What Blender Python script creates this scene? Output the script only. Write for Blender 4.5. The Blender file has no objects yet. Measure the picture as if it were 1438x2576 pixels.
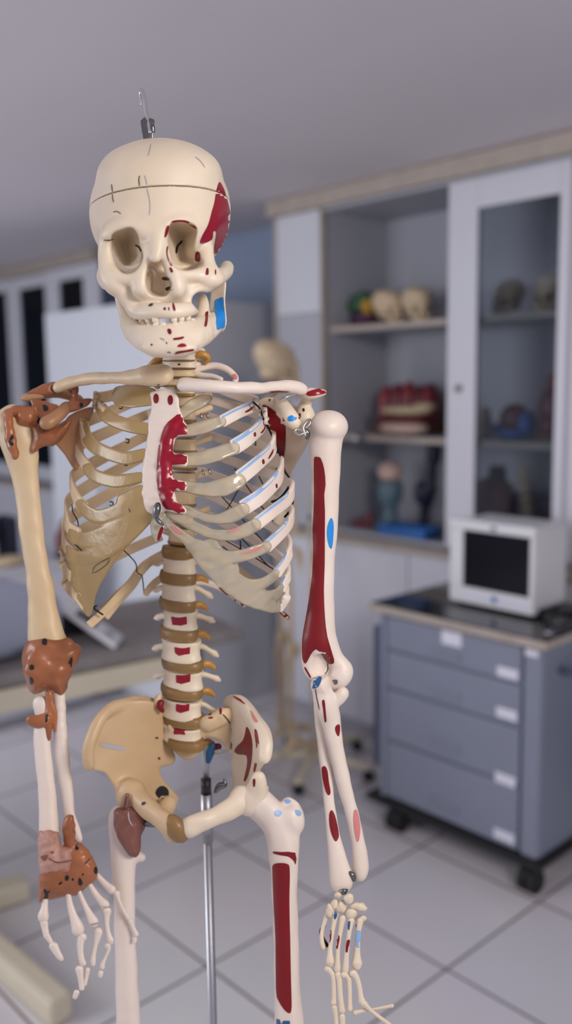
import bpy, bmesh, math, random
import numpy as np
from mathutils import Vector, Matrix, geometry
from mathutils.bvhtree import BVHTree

random.seed(7)
C = bpy.context.scene.collection
SC = bpy.context.scene
PI = math.pi

# ------------------------------------------------------------------ camera (room axes: X towards the cabinet wall, Y along it)
F_PX = 2250.0
PITCH, ROLL, YAW = math.radians(8.2), -0.0145, math.radians(42.6)
CAM_H = 1.5
def _to_room(v):                     # camera-yaw frame -> room frame
    x, y, z = v
    return Vector((math.cos(YAW) * x + math.sin(YAW) * y, -math.sin(YAW) * x + math.cos(YAW) * y, z))
_fw = Vector((0, math.cos(PITCH), -math.sin(PITCH)))
_r0 = Vector((1, 0, 0)); _u0 = _r0.cross(_fw)
_r = math.cos(ROLL) * _r0 + math.sin(ROLL) * _u0
_u = -math.sin(ROLL) * _r0 + math.cos(ROLL) * _u0
FW, RT, UP = _to_room(_fw), _to_room(_r), _to_room(_u)
CAM = Vector((0, 0, CAM_H))
FWn, RTn, UPn, CAMn = (np.array(q) for q in (FW, RT, UP, CAM))

def make_camera():
    cd = bpy.data.cameras.new('camera'); co = bpy.data.objects.new('camera', cd); C.objects.link(co)
    co.matrix_world = Matrix(((RT.x, UP.x, -FW.x, 0), (RT.y, UP.y, -FW.y, 0), (RT.z, UP.z, -FW.z, CAM_H), (0, 0, 0, 1)))
    cd.sensor_fit = 'HORIZONTAL'; cd.sensor_width = 36.0; cd.lens = 36.0 * F_PX / 1438.0
    cd.clip_start = 0.05; cd.clip_end = 50
    cd.dof.use_dof = True; cd.dof.focus_distance = 0.95; cd.dof.aperture_fstop = 4.0
    SC.camera = co

def P(u, v, w):                      # reading of the photo (px) + depth (w, in steps of 1/F_PX m beyond 1 m) -> point of the room
    D = 1.0 + w / F_PX
    return CAM + FW * D + RT * ((u - 719) / F_PX * D) - UP * ((v - 1288) / F_PX * D)

def Pn(a):
    a = np.asarray(a, dtype=np.float64)
    D = (1.0 + a[:, 2] / F_PX)[:, None]
    return CAMn + FWn * D + RTn * ((a[:, 0:1] - 719) / F_PX * D) - UPn * ((a[:, 1:2] - 1288) / F_PX * D)

def UVW(p):
    d = Vector(p) - CAM; D = d.dot(FW)
    return (719 + F_PX * d.dot(RT) / D, 1288 - F_PX * d.dot(UP) / D, (D - 1.0) * F_PX)

# ------------------------------------------------------------------ materials
def nd(nt, t, **kw):
    n = nt.nodes.new(t)
    for k, v in kw.items(): setattr(n, k, v)
    return n

def mat(name, col, rough=0.5, metal=0.0, spec=0.5, noise=0.0, nscale=8.0, bump=0.0, bscale=40.0, col2=None, sss=0.0, coat=0.0, alpha=1.0, trans=0.0):
    m = bpy.data.materials.new(name); m.use_nodes = True
    nt = m.node_tree; b = nt.nodes['Principled BSDF']
    b.inputs['Base Color'].default_value = (*col, 1); b.inputs['Roughness'].default_value = rough
    b.inputs['Metallic'].default_value = metal; b.inputs['Specular IOR Level'].default_value = spec
    if sss:
        b.inputs['Subsurface Weight'].default_value = sss; b.inputs['Subsurface Radius'].default_value = (1.0, 0.6, 0.35)
        b.inputs['Subsurface Scale'].default_value = 0.004
    b.inputs['Coat Weight'].default_value = coat
    b.inputs['Transmission Weight'].default_value = trans
    if noise or bump or col2:
        tc = nd(nt, 'ShaderNodeTexCoord')
    if noise or col2:
        n = nd(nt, 'ShaderNodeTexNoise'); n.inputs['Scale'].default_value = nscale; n.inputs['Detail'].default_value = 4
        nt.links.new(tc.outputs['Object'], n.inputs['Vector'])
        r = nd(nt, 'ShaderNodeValToRGB'); r.color_ramp.elements[0].position = 0.3; r.color_ramp.elements[1].position = 0.7
        c2 = col2 if col2 else tuple(max(0, c * (1 - noise)) for c in col)
        r.color_ramp.elements[0].color = (*c2, 1); r.color_ramp.elements[1].color = (*col, 1)
        nt.links.new(n.outputs['Fac'], r.inputs['Fac']); nt.links.new(r.outputs['Color'], b.inputs['Base Color'])
    if bump:
        n2 = nd(nt, 'ShaderNodeTexNoise'); n2.inputs['Scale'].default_value = bscale; n2.inputs['Detail'].default_value = 5
        nt.links.new(tc.outputs['Object'], n2.inputs['Vector'])
        bp = nd(nt, 'ShaderNodeBump'); bp.inputs['Strength'].default_value = bump; bp.inputs['Distance'].default_value = 0.01
        nt.links.new(n2.outputs['Fac'], bp.inputs['Height']); nt.links.new(bp.outputs['Normal'], b.inputs['Normal'])
    if alpha < 1:
        b.inputs['Alpha'].default_value = alpha
    return m

def lin(r, g, b):                    # 8-bit sRGB -> linear
    return tuple(((c / 255) / 12.92 if c / 255 <= 0.04045 else ((c / 255 + 0.055) / 1.055) ** 2.4) for c in (r, g, b))

# ------------------------------------------------------------------ objects
def tag(o, label=None, cat=None, group=None, kind=None):
    if label: o['label'] = label
    if cat: o['category'] = cat
    if group: o['group'] = group
    if kind: o['kind'] = kind
    return o

def thing(name, label, cat, loc=(0, 0, 0), group=None):
    o = bpy.data.objects.new(name, None); C.objects.link(o); o.location = loc; o.empty_display_size = 0.05
    return tag(o, label, cat, group)

def root_of(p):
    l = Vector((0, 0, 0))
    while p is not None:
        l = l + p.location; p = p.parent
    return l

def link(name, me, parent=None, mats=None, label=None):
    o = bpy.data.objects.new(name, me); C.objects.link(o)
    if mats is not None:
        for m in (mats if isinstance(mats, (list, tuple)) else [mats]): me.materials.append(m)
    if parent is not None:
        o.parent = parent; o.matrix_parent_inverse = Matrix.Translation(-parent.location)
    if label: o['label'] = label
    return o

def flush(name, bm, m, parent=None, smooth=False, label=None):
    me = bpy.data.meshes.new(name)
    bmesh.ops.recalc_face_normals(bm, faces=bm.faces)
    bm.to_mesh(me); bm.free()
    if smooth:
        for p in me.polygons: p.use_smooth = True
    return link(name, me, parent, m, label)

def raw(name, verts, faces, m, parent=None, smooth=True, label=None, midx=None):
    me = bpy.data.meshes.new(name)
    me.from_pydata([tuple(v) for v in verts], [], [tuple(int(i) for i in f) for f in faces])
    if smooth: me.polygons.foreach_set('use_smooth', [True] * len(me.polygons))
    o = link(name, me, parent, m, label)
    if midx is not None: me.polygons.foreach_set('material_index', midx)
    me.update()
    return o

def box(bm, lo, hi, bev=0.0, rot=0.0, piv=None, seg=2):
    c = [(a + b) / 2 for a, b in zip(lo, hi)]; s = [max(1e-4, abs(b - a)) for a, b in zip(lo, hi)]
    r = bmesh.ops.create_cube(bm, size=1.0, matrix=Matrix.Translation(c) @ Matrix.Diagonal((*s, 1)))
    vs = r['verts']
    if bev:
        es = list({e for v in vs for e in v.link_edges})
        rb = bmesh.ops.bevel(bm, geom=es, offset=min(bev, min(s) * 0.45), segments=seg, affect='EDGES', profile=0.5)
        vs = list({v for f in rb['faces'] for v in f.verts} | {v for v in vs if v.is_valid})
    if rot:
        bmesh.ops.rotate(bm, cent=piv or c, matrix=Matrix.Rotation(rot, 3, 'Z'), verts=vs)
    return vs

def cyl(bm, a, b, ra, rb=None, n=24):
    a, b = Vector(a), Vector(b); d = b - a
    q = d.to_track_quat('Z', 'Y').to_matrix().to_4x4()
    return bmesh.ops.create_cone(bm, cap_ends=True, segments=n, radius1=ra, radius2=ra if rb is None else rb, depth=d.length,
                                 matrix=Matrix.Translation((a + b) / 2) @ q)['verts']

def ball(bm, c, r, n=20, rot=None):
    r = (r, r, r) if not hasattr(r, '__len__') else r
    M = Matrix.Translation(c)
    if rot is not None: M = M @ rot.to_4x4()
    return bmesh.ops.create_uvsphere(bm, u_segments=n, v_segments=max(6, n * 2 // 3), radius=1.0, matrix=M @ Matrix.Diagonal((*r, 1)))['verts']

def lathe(bm, c, prof, n=24, sx=1.0, sy=1.0):
    rings = []
    for r, z in prof:
        rings.append([bm.verts.new((c[0] + r * sx * math.cos(2 * PI * i / n), c[1] + r * sy * math.sin(2 * PI * i / n), c[2] + z)) for i in range(n)])
    for a, b in zip(rings, rings[1:]):
        for i in range(n): bm.faces.new((a[i], a[(i + 1) % n], b[(i + 1) % n], b[i]))
    bm.faces.new(rings[0][::-1]); bm.faces.new(rings[-1])

def spline(pts, per=8, closed=False):
    p = np.asarray(pts, dtype=float); n = len(p)
    if n < 3: 
        t = np.linspace(0, 1, per + 1)[:, None]; return p[0] * (1 - t) + p[1] * t
    out = []
    rng = range(n) if closed else range(n - 1)
    for i in rng:
        if closed: a, b, c, d = p[(i - 1) % n], p[i], p[(i + 1) % n], p[(i + 2) % n]
        else: a, b, c, d = p[max(i - 1, 0)], p[i], p[i + 1], p[min(i + 2, n - 1)]
        for k in range(per):
            t = k / per
            out.append(0.5 * ((2 * b) + (c - a) * t + (2 * a - 5 * b + 4 * c - d) * t * t + (3 * b - a - 3 * c + d) * t ** 3))
    if not closed: out.append(p[-1])
    return np.array(out)

def sweep(pts, ra, rb=None, ref=(0, 0, 1), n=12, cap=True, square=0.0):
    """tube along pts (N,3); ra = half size along ref, rb = half size across; returns verts, faces"""
    pts = np.asarray(pts, float); N = len(pts)
    ra = np.broadcast_to(np.asarray(ra, float), (N,)); rb = ra if rb is None else np.broadcast_to(np.asarray(rb, float), (N,))
    refs = np.broadcast_to(np.asarray(ref, float), (N, 3))
    T = np.gradient(pts, axis=0); T /= np.linalg.norm(T, axis=1)[:, None] + 1e-12
    V, Fc = [], []
    th = np.arange(n) * 2 * PI / n
    cs, sn = np.cos(th), np.sin(th)
    if square:
        e = 1 - square
        cs = np.sign(cs) * np.abs(cs) ** e; sn = np.sign(sn) * np.abs(sn) ** e
    def ring(c, t, a, b, rf):
        A = rf - t * (rf @ t); A /= np.linalg.norm(A) + 1e-12; B = np.cross(t, A)
        return c + np.outer(cs * a, A) + np.outer(sn * b, B)
    rows = []
    if cap:
        for k, (s, o) in enumerate(((0.45, 0.85), (0.85, 0.45))):
            rows.append(ring(pts[0] - T[0] * min(ra[0], rb[0]) * o, T[0], ra[0] * s, rb[0] * s, refs[0]))
    for i in range(N): rows.append(ring(pts[i], T[i], ra[i], rb[i], refs[i]))
    if cap:
        for s, o in ((0.85, 0.45), (0.45, 0.85)):
            rows.append(ring(pts[-1] + T[-1] * min(ra[-1], rb[-1]) * o, T[-1], ra[-1] * s, rb[-1] * s, refs[-1]))
    V = np.concatenate(rows)
    R = len(rows)
    for r in range(R - 1):
        for i in range(n):
            j = (i + 1) % n
            Fc.append((r * n + i, r * n + j, (r + 1) * n + j, (r + 1) * n + i))
    Fc.append(tuple(range(n))[::-1]); Fc.append(tuple((R - 1) * n + i for i in range(n)))
    return V, Fc

def merge(*parts):
    V, Fc, o = [], [], 0
    for v, f in parts:
        V.append(np.asarray(v)); Fc += [tuple(i + o for i in q) for q in f]; o += len(v)
    return np.concatenate(V), Fc

def copy_tree(o, parent=None):
    c = o.copy(); C.objects.link(c)
    if parent is not None: c.parent = parent
    for ch in list(o.children): copy_tree(ch, c)
    return c
# ------------------------------------------------------------------ palette
M = {}
def build_mats():
    M['wall'] = mat('wall_paint', lin(150, 165, 190), 0.7, noise=0.06, nscale=3)
    M['ceil'] = mat('ceiling_paint', lin(232, 226, 230), 0.85, noise=0.05, nscale=1.2)
    M['white'] = mat('white_laminate', lin(212, 213, 222), 0.38, noise=0.04, nscale=2.5)
    M['grey_white'] = mat('grey_laminate', lin(176, 177, 186), 0.45, noise=0.05, nscale=3)  # greyer tone for the end bay's lower panel and the plinths
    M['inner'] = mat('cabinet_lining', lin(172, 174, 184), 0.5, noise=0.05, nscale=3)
    M['fridge'] = mat('white_enamel', lin(226, 230, 238), 0.3, noise=0.03, nscale=2)
    M['fridge_side'] = mat('shade_greyed_side', lin(198, 200, 208), 0.45, noise=0.05, nscale=3)  # unlit side of the white locker: its shade is put into a greyer colour
    M['beech'] = mat('beige_wood_edge', lin(180, 168, 158), 0.5, noise=0.16, nscale=14, bump=0.05, bscale=60)
    M['cart'] = mat('grey_painted_steel', lin(134, 140, 158), 0.42, noise=0.05, nscale=5)
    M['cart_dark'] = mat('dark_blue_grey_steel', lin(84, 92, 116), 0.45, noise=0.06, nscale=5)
    M['black_gloss'] = mat('black_glossy_top', (0.012, 0.012, 0.015), 0.12, spec=0.6)
    M['black'] = mat('black_plastic', (0.012, 0.012, 0.016), 0.45)
    M['screen'] = mat('dark_screen', (0.006, 0.006, 0.012), 0.22, spec=0.25)
    M['monitor'] = mat('off_white_plastic', lin(226, 226, 230), 0.4, noise=0.03)
    M['cream_metal'] = mat('cream_painted_metal', lin(222, 212, 188), 0.4, noise=0.06, nscale=8)
    M['sheet'] = mat('grey_bench_cover', lin(150, 143, 142), 0.8, noise=0.25, nscale=16, bump=0.3, bscale=30)
    M['cushion'] = mat('pale_blue_cushion', lin(172, 178, 198), 0.7, noise=0.06, nscale=5, bump=0.15, bscale=12)
    M['label'] = mat('paper_label', lin(226, 226, 240), 0.6, noise=0.06, nscale=40)
    M['chrome'] = mat('chrome', (0.72, 0.72, 0.74), 0.16, metal=1.0)
    M['pole'] = mat('brushed_pole', (0.50, 0.50, 0.53), 0.38, metal=1.0)
    M['steel'] = mat('dark_steel', (0.22, 0.22, 0.23), 0.32, metal=1.0)
    M['maroon'] = mat('maroon_muscle', lin(120, 52, 60), 0.4, noise=0.4, nscale=22)
    M['muscle'] = mat('red_muscle', lin(150, 58, 66), 0.4, noise=0.45, nscale=26)
    M['navy'] = mat('navy_plastic', lin(24, 28, 52), 0.4)
    M['tray_blue'] = mat('blue_plastic', lin(46, 104, 176), 0.4)
    M['green'] = mat('green_plastic', lin(38, 84, 52), 0.45, noise=0.3, nscale=30)
    M['yellow'] = mat('yellow_plastic', lin(180, 140, 30), 0.45)
    M['purple'] = mat('purple_plastic', lin(76, 34, 72), 0.45, noise=0.3, nscale=30)
    M['skin'] = mat('pale_model_skin', lin(214, 184, 172), 0.5, noise=0.1, nscale=20)
    M['tan'] = mat('tan_model', lin(206, 186, 152), 0.5, noise=0.15, nscale=20)
    M['teal'] = mat('grey_teal_plastic', lin(98, 124, 138), 0.5, noise=0.15)
    M['brown'] = mat('brown_wood', lin(120, 74, 40), 0.5, noise=0.3, nscale=12)
    M['rubber'] = mat('black_rubber', (0.01, 0.01, 0.012), 0.7)
    # floor: square tiles with dark joints
    m = bpy.data.materials.new('white_floor_tiles'); m.use_nodes = True; nt = m.node_tree; b = nt.nodes['Principled BSDF']
    tc = nd(nt, 'ShaderNodeTexCoord'); mp = nd(nt, 'ShaderNodeMapping'); mp.inputs['Location'].default_value = (-1.72 + 0.436 * 8, -1.286 + 0.436 * 8, 0)
    nt.links.new(tc.outputs['Object'], mp.inputs['Vector'])
    br = nd(nt, 'ShaderNodeTexBrick', offset=0.0, squash=1.0)
    br.inputs['Scale'].default_value = 1.0; br.inputs['Brick Width'].default_value = 0.436; br.inputs['Row Height'].default_value = 0.436
    br.inputs['Mortar Size'].default_value = 0.0042; br.inputs['Mortar Smooth'].default_value = 0.2
    br.inputs['Color1'].default_value = (*lin(228, 224, 228), 1); br.inputs['Color2'].default_value = (*lin(222, 219, 224), 1)
    br.inputs['Mortar'].default_value = (*lin(112, 100, 102), 1)
    nt.links.new(mp.outputs['Vector'], br.inputs['Vector'])
    ns = nd(nt, 'ShaderNodeTexNoise'); ns.inputs['Scale'].default_value = 2.2; ns.inputs['Detail'].default_value = 5
    nt.links.new(tc.outputs['Object'], ns.inputs['Vector'])
    mx = nd(nt, 'ShaderNodeMix', data_type='RGBA', blend_type='MULTIPLY'); mx.inputs['Factor'].default_value = 0.12
    nt.links.new(br.outputs['Color'], mx.inputs[6]); nt.links.new(ns.outputs['Color'], mx.inputs[7])
    nt.links.new(mx.outputs[2], b.inputs['Base Color']); b.inputs['Roughness'].default_value = 0.2
    bp = nd(nt, 'ShaderNodeBump', invert=True); bp.inputs['Strength'].default_value = 0.25; bp.inputs['Distance'].default_value = 0.003
    nt.links.new(br.outputs['Fac'], bp.inputs['Height']); nt.links.new(bp.outputs['Normal'], b.inputs['Normal'])
    M['tiles'] = m
    # window glass of the cabinets: clear with a mirror share
    g = bpy.data.materials.new('cabinet_glass'); g.use_nodes = True; nt = g.node_tree; nt.nodes.clear()
    out = nd(nt, 'ShaderNodeOutputMaterial'); tr = nd(nt, 'ShaderNodeBsdfTransparent'); gl = nd(nt, 'ShaderNodeBsdfGlossy'); mxs = nd(nt, 'ShaderNodeMixShader'); fr = nd(nt, 'ShaderNodeFresnel')
    tr.inputs['Color'].default_value = (0.80, 0.83, 0.86, 1); gl.inputs['Roughness'].default_value = 0.04; gl.inputs['Color'].default_value = (0.5, 0.52, 0.55, 1); fr.inputs['IOR'].default_value = 1.5
    nt.links.new(fr.outputs[0], mxs.inputs[0]); nt.links.new(tr.outputs[0], mxs.inputs[1]); nt.links.new(gl.outputs[0], mxs.inputs[2]); nt.links.new(mxs.outputs[0], out.inputs[0])
    M['glass'] = g

def struct(name, bm, m, label=None):
    o = flush(name, bm, m); return tag(o, label, None, None, 'structure')

def add(parent, name, m, *boxes, bev=0.002, label=None, smooth=False):
    bm = bmesh.new()
    for lo, hi in boxes: box(bm, lo, hi, bev)
    return flush(name, bm, m, parent, smooth, label)

XW = 3.10            # cabinet wall
ZC = 2.272           # ceiling

def build_room():
    bm = bmesh.new(); box(bm, (-3.2, -2.6, -0.06), (XW + 0.1, 8.6, 0.0)); struct('floor', bm, M['tiles'], 'floor of square off-white ceramic tiles with dark joints')
    bm = bmesh.new(); box(bm, (-3.2, -2.6, ZC), (XW + 0.1, 8.6, ZC + 0.08)); struct('ceiling', bm, M['ceil'], 'plain pale grey ceiling')
    bm = bmesh.new(); box(bm, (XW, -2.6, 0), (XW + 0.1, 8.6, ZC)); struct('wall_right', bm, M['wall'], 'blue grey wall behind the white cabinets')
    bm = bmesh.new(); box(bm, (-3.2, 8.5, 0), (XW, 8.6, ZC)); struct('wall_far', bm, M['wall'], 'far end wall')
    bm = bmesh.new(); box(bm, (XW - 0.015, 2.96, 0), (XW, 8.5, 0.08), 0.004); struct('baseboard_right', bm, M['white'])

def door_frame(bm, x, y0, y1, z0, z1, sl, sr, st, sb, t=0.022):
    """sliding-door frame in the plane x; sl = stile at y1 (left in the photo), sr = stile at y0"""
    box(bm, (x, y1 - sl, z0), (x + t, y1, z1), 0.003); box(bm, (x, y0, z0), (x + t, y0 + sr, z1), 0.003)
    box(bm, (x, y0 + sr, z1 - st), (x + t, y1 - sl, z1), 0.003); box(bm, (x, y0 + sr, z0), (x + t, y1 - sl, z0 + sb), 0.003)

def build_right_cabinet():
    X0, X1 = 2.68, 3.08
    Y0, Y1 = 0.75, 2.945
    t = thing('display_cabinet', 'tall white wall cabinet with sliding glass doors, one slid open, behind the grey drawer cart', 'cabinet', (2.88, 1.85, 0.865), 'white wall cabinets with glass doors')
    bm = bmesh.new()
    box(bm, (X1 - 0.012, Y0, 0.865), (X1, Y1, 2.2)); box(bm, (X0, Y0, 2.19), (X1, Y1, 2.205)); box(bm, (X0 + 0.03, Y0, 0.868), (X1, Y1, 0.885))
    box(bm, (X0 + 0.03, Y0, 0.885), (X1, Y0 + 0.02, 2.19)); box(bm, (X0 + 0.03, 2.66, 0.885), (X1, 2.68, 2.19))
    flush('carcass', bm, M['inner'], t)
    bm = bmesh.new()                                   # closed end bay
    box(bm, (X0 - 0.004, 2.676, 1.79), (X0 + 0.02, Y1, 2.2), 0.002); box(bm, (X0 + 0.02, Y1 - 0.02, 0.885), (X1, Y1, 2.2), 0.002)
    flush('end_panel', bm, M['white'], t)
    add(t, 'end_panel', M['grey_white'], ((X0 - 0.002, 2.676, 0.885), (X0 + 0.02, Y1, 1.788)), label='grey lower half of the closed end bay')
    bm = bmesh.new(); box(bm, (X0 - 0.012, 2.664, 0.885), (X0 + 0.02, 2.676, 2.2), 0.002); box(bm, (X0 - 0.012, Y1, 0.885), (X0 + 0.02, Y1 + 0.012, 2.2), 0.002)
    flush('edge_strip', bm, M['beech'], t, label='thin beige wood edge')
    add(t, 'cornice', M['beech'], ((X0 - 0.035, Y0, 2.203), (X1, Y1 + 0.03, 2.268)), label='beige wood cornice')
    for z in (1.727, 1.285):
        bm = bmesh.new(); box(bm, (X0 + 0.035, Y0 + 0.02, z - 0.022), (X1 - 0.012, 2.66, z), 0.002)
        sh = flush('shelf', bm, M['inner'], t)
        bm = bmesh.new(); box(bm, (X0 + 0.030, Y0 + 0.02, z - 0.022), (X0 + 0.035, 2.66, z)); flush('shelf_edge', bm, M['beech'], sh)
    # sliding doors
    def slider(x, y0, y1, lock):
        bm = bmesh.new(); door_frame(bm, x, y0, y1, 0.888, 2.19, 0.125, 0.035, 0.10, 0.10)
        d = flush('sliding_door', bm, M['white'], t)
        bm = bmesh.new(); box(bm, (x + 0.008, y0 + 0.033, 0.985), (x + 0.012, y1 - 0.123, 2.092)); flush('glass', bm, M['glass'], d)
        if lock:
            bm = bmesh.new(); cyl(bm, (x - 0.008, y1 - 0.055, 1.472), (x + 0.002, y1 - 0.055, 1.472), 0.014); cyl(bm, (x - 0.014, y1 - 0.055, 1.472), (x - 0.008, y1 - 0.055, 1.472), 0.008)
            flush('lock', bm, M['steel'], d, label='small dark round lock')
    slider(X0 - 0.004, 1.555, 2.032, True)
    slider(X0 + 0.02, 0.79, 1.58, False)
    # base
    b = thing('base_cabinet', 'white base cabinet under the glass display cabinet, partly behind the grey cart', 'cabinet', (2.88, 1.85, 0), 'white base cabinets')
    add(b, 'carcass', M['white'], ((X0 + 0.02, Y0, 0.07), (X1, Y1, 0.835)))
    add(b, 'plinth', M['grey_white'], ((X0 + 0.06, Y0, 0.0), (X1, Y1, 0.07)))
    y = Y0
    for k in range(3):
        w = (Y1 - Y0) / 3
        add(b, 'door', M['white'], ((X0, y + 0.003 + k * w, 0.075), (X0 + 0.018, y - 0.003 + (k + 1) * w, 0.832)))
    add(b, 'worktop', M['beech'], ((X0 - 0.025, Y0, 0.836), (X1, Y1 + 0.01, 0.864)), label='beige wood ledge')

def build_left_cabinet():
    X0, X1, Y0, Y1 = 2.75, 3.08, 4.53, 7.6
    t = thing('display_cabinet', 'far white wall cabinet with dark glass doors at the left edge of the photo', 'cabinet', (2.9, 5.5, 0.865), 'white wall cabinets with glass doors')
    bm = bmesh.new()
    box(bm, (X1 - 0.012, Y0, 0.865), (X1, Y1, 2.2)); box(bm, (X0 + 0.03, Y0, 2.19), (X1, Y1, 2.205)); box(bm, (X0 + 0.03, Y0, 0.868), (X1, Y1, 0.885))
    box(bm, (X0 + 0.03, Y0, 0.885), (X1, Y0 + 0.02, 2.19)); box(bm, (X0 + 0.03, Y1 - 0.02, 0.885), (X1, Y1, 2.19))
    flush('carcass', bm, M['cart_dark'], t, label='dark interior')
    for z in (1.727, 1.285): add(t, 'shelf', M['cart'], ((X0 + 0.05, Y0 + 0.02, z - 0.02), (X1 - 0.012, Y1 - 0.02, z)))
    add(t, 'cornice', M['beech'], ((X0 - 0.03, Y0, 2.203), (X1, Y1, 2.268)), label='beige wood cornice')
    for x, y0, y1, sl, sr in ((X0, 4.53, 5.16, 0.17, 0.17), (X0 + 0.024, 5.12, 5.67, 0.11, 0.03), (X0, 5.66, 6.6, 0.1, 0.03), (X0 + 0.024, 6.58, 7.58, 0.1, 0.1)):
        bm = bmesh.new(); door_frame(bm, x, y0, y1, 0.888, 2.2, sl, sr, 0.075, 0.1)
        d = flush('sliding_door', bm, M['white'], t)
        bm = bmesh.new(); box(bm, (x + 0.008, y0 + sr - 0.002, 0.985), (x + 0.012, y1 - sl + 0.002, 2.127)); flush('glass', bm, M['glass'], d)
    b = thing('base_cabinet', 'white base cabinet under the far glass cabinet at the left', 'cabinet', (2.9, 5.5, 0), 'white base cabinets')
    add(b, 'carcass', M['white'], ((X0 + 0.02, Y0, 0.07), (X1, Y1, 0.835)))
    add(b, 'plinth', M['grey_white'], ((X0 + 0.06, Y0, 0.0), (X1, Y1, 0.07)))
    for k in range(5):
        w = (Y1 - Y0) / 5
        add(b, 'door', M['white'], ((X0, Y0 + 0.003 + k * w, 0.075), (X0 + 0.018, Y0 - 0.003 + (k + 1) * w, 0.832)))
    add(b, 'worktop', M['beech'], ((X0 - 0.02, Y0, 0.836), (X1, Y1, 0.864)), label='beige wood ledge')

def build_fridge():
    X0, X1, Y0, Y1, H = 2.25, 2.93, 3.18, 4.24, 1.865
    t = thing('steel_locker', 'tall white locker with a shade-greyed side standing behind the skeleton, between the wall cabinets', 'locker', (2.6, 3.7, 0))
    add(t, 'body', M['fridge_side'], ((X0 + 0.02, Y0, 0.0), (X1, Y1, H)), bev=0.006, label='steel sides greyed for shade')
    for k in range(2):
        y0 = Y0 + k * (Y1 - Y0) / 2
        d = add(t, 'door', M['fridge'], ((X0, y0 + 0.002, 0.05), (X0 + 0.019, y0 + (Y1 - Y0) / 2 - 0.002, H)), bev=0.004, label='white door')
        yh = Y0 + (Y1 - Y0) / 2 + (0.04 if k else -0.04)
        bm = bmesh.new(); box(bm, (X0 - 0.018, yh - 0.008, 0.9), (X0 - 0.006, yh + 0.008, 1.06), 0.004); box(bm, (X0 - 0.008, yh - 0.006, 0.91), (X0, yh + 0.006, 0.925)); box(bm, (X0 - 0.008, yh - 0.006, 1.035), (X0, yh + 0.006, 1.05))
        flush('handle', bm, M['chrome'], d)
    # dark wall box in the recess
    t = thing('wall_box', 'dark blue box on the recess wall beside the tall white locker', 'box', (3.05, 3.43, 1.75))
    add(t, 'case', M['navy'], ((3.02, 3.33, 1.62), (3.098, 3.53, 1.86)), bev=0.008)
    add(t, 'cover', M['cart_dark'], ((3.012, 3.345, 1.635), (3.021, 3.515, 1.845)), bev=0.003, label='slightly lighter cover')

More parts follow.
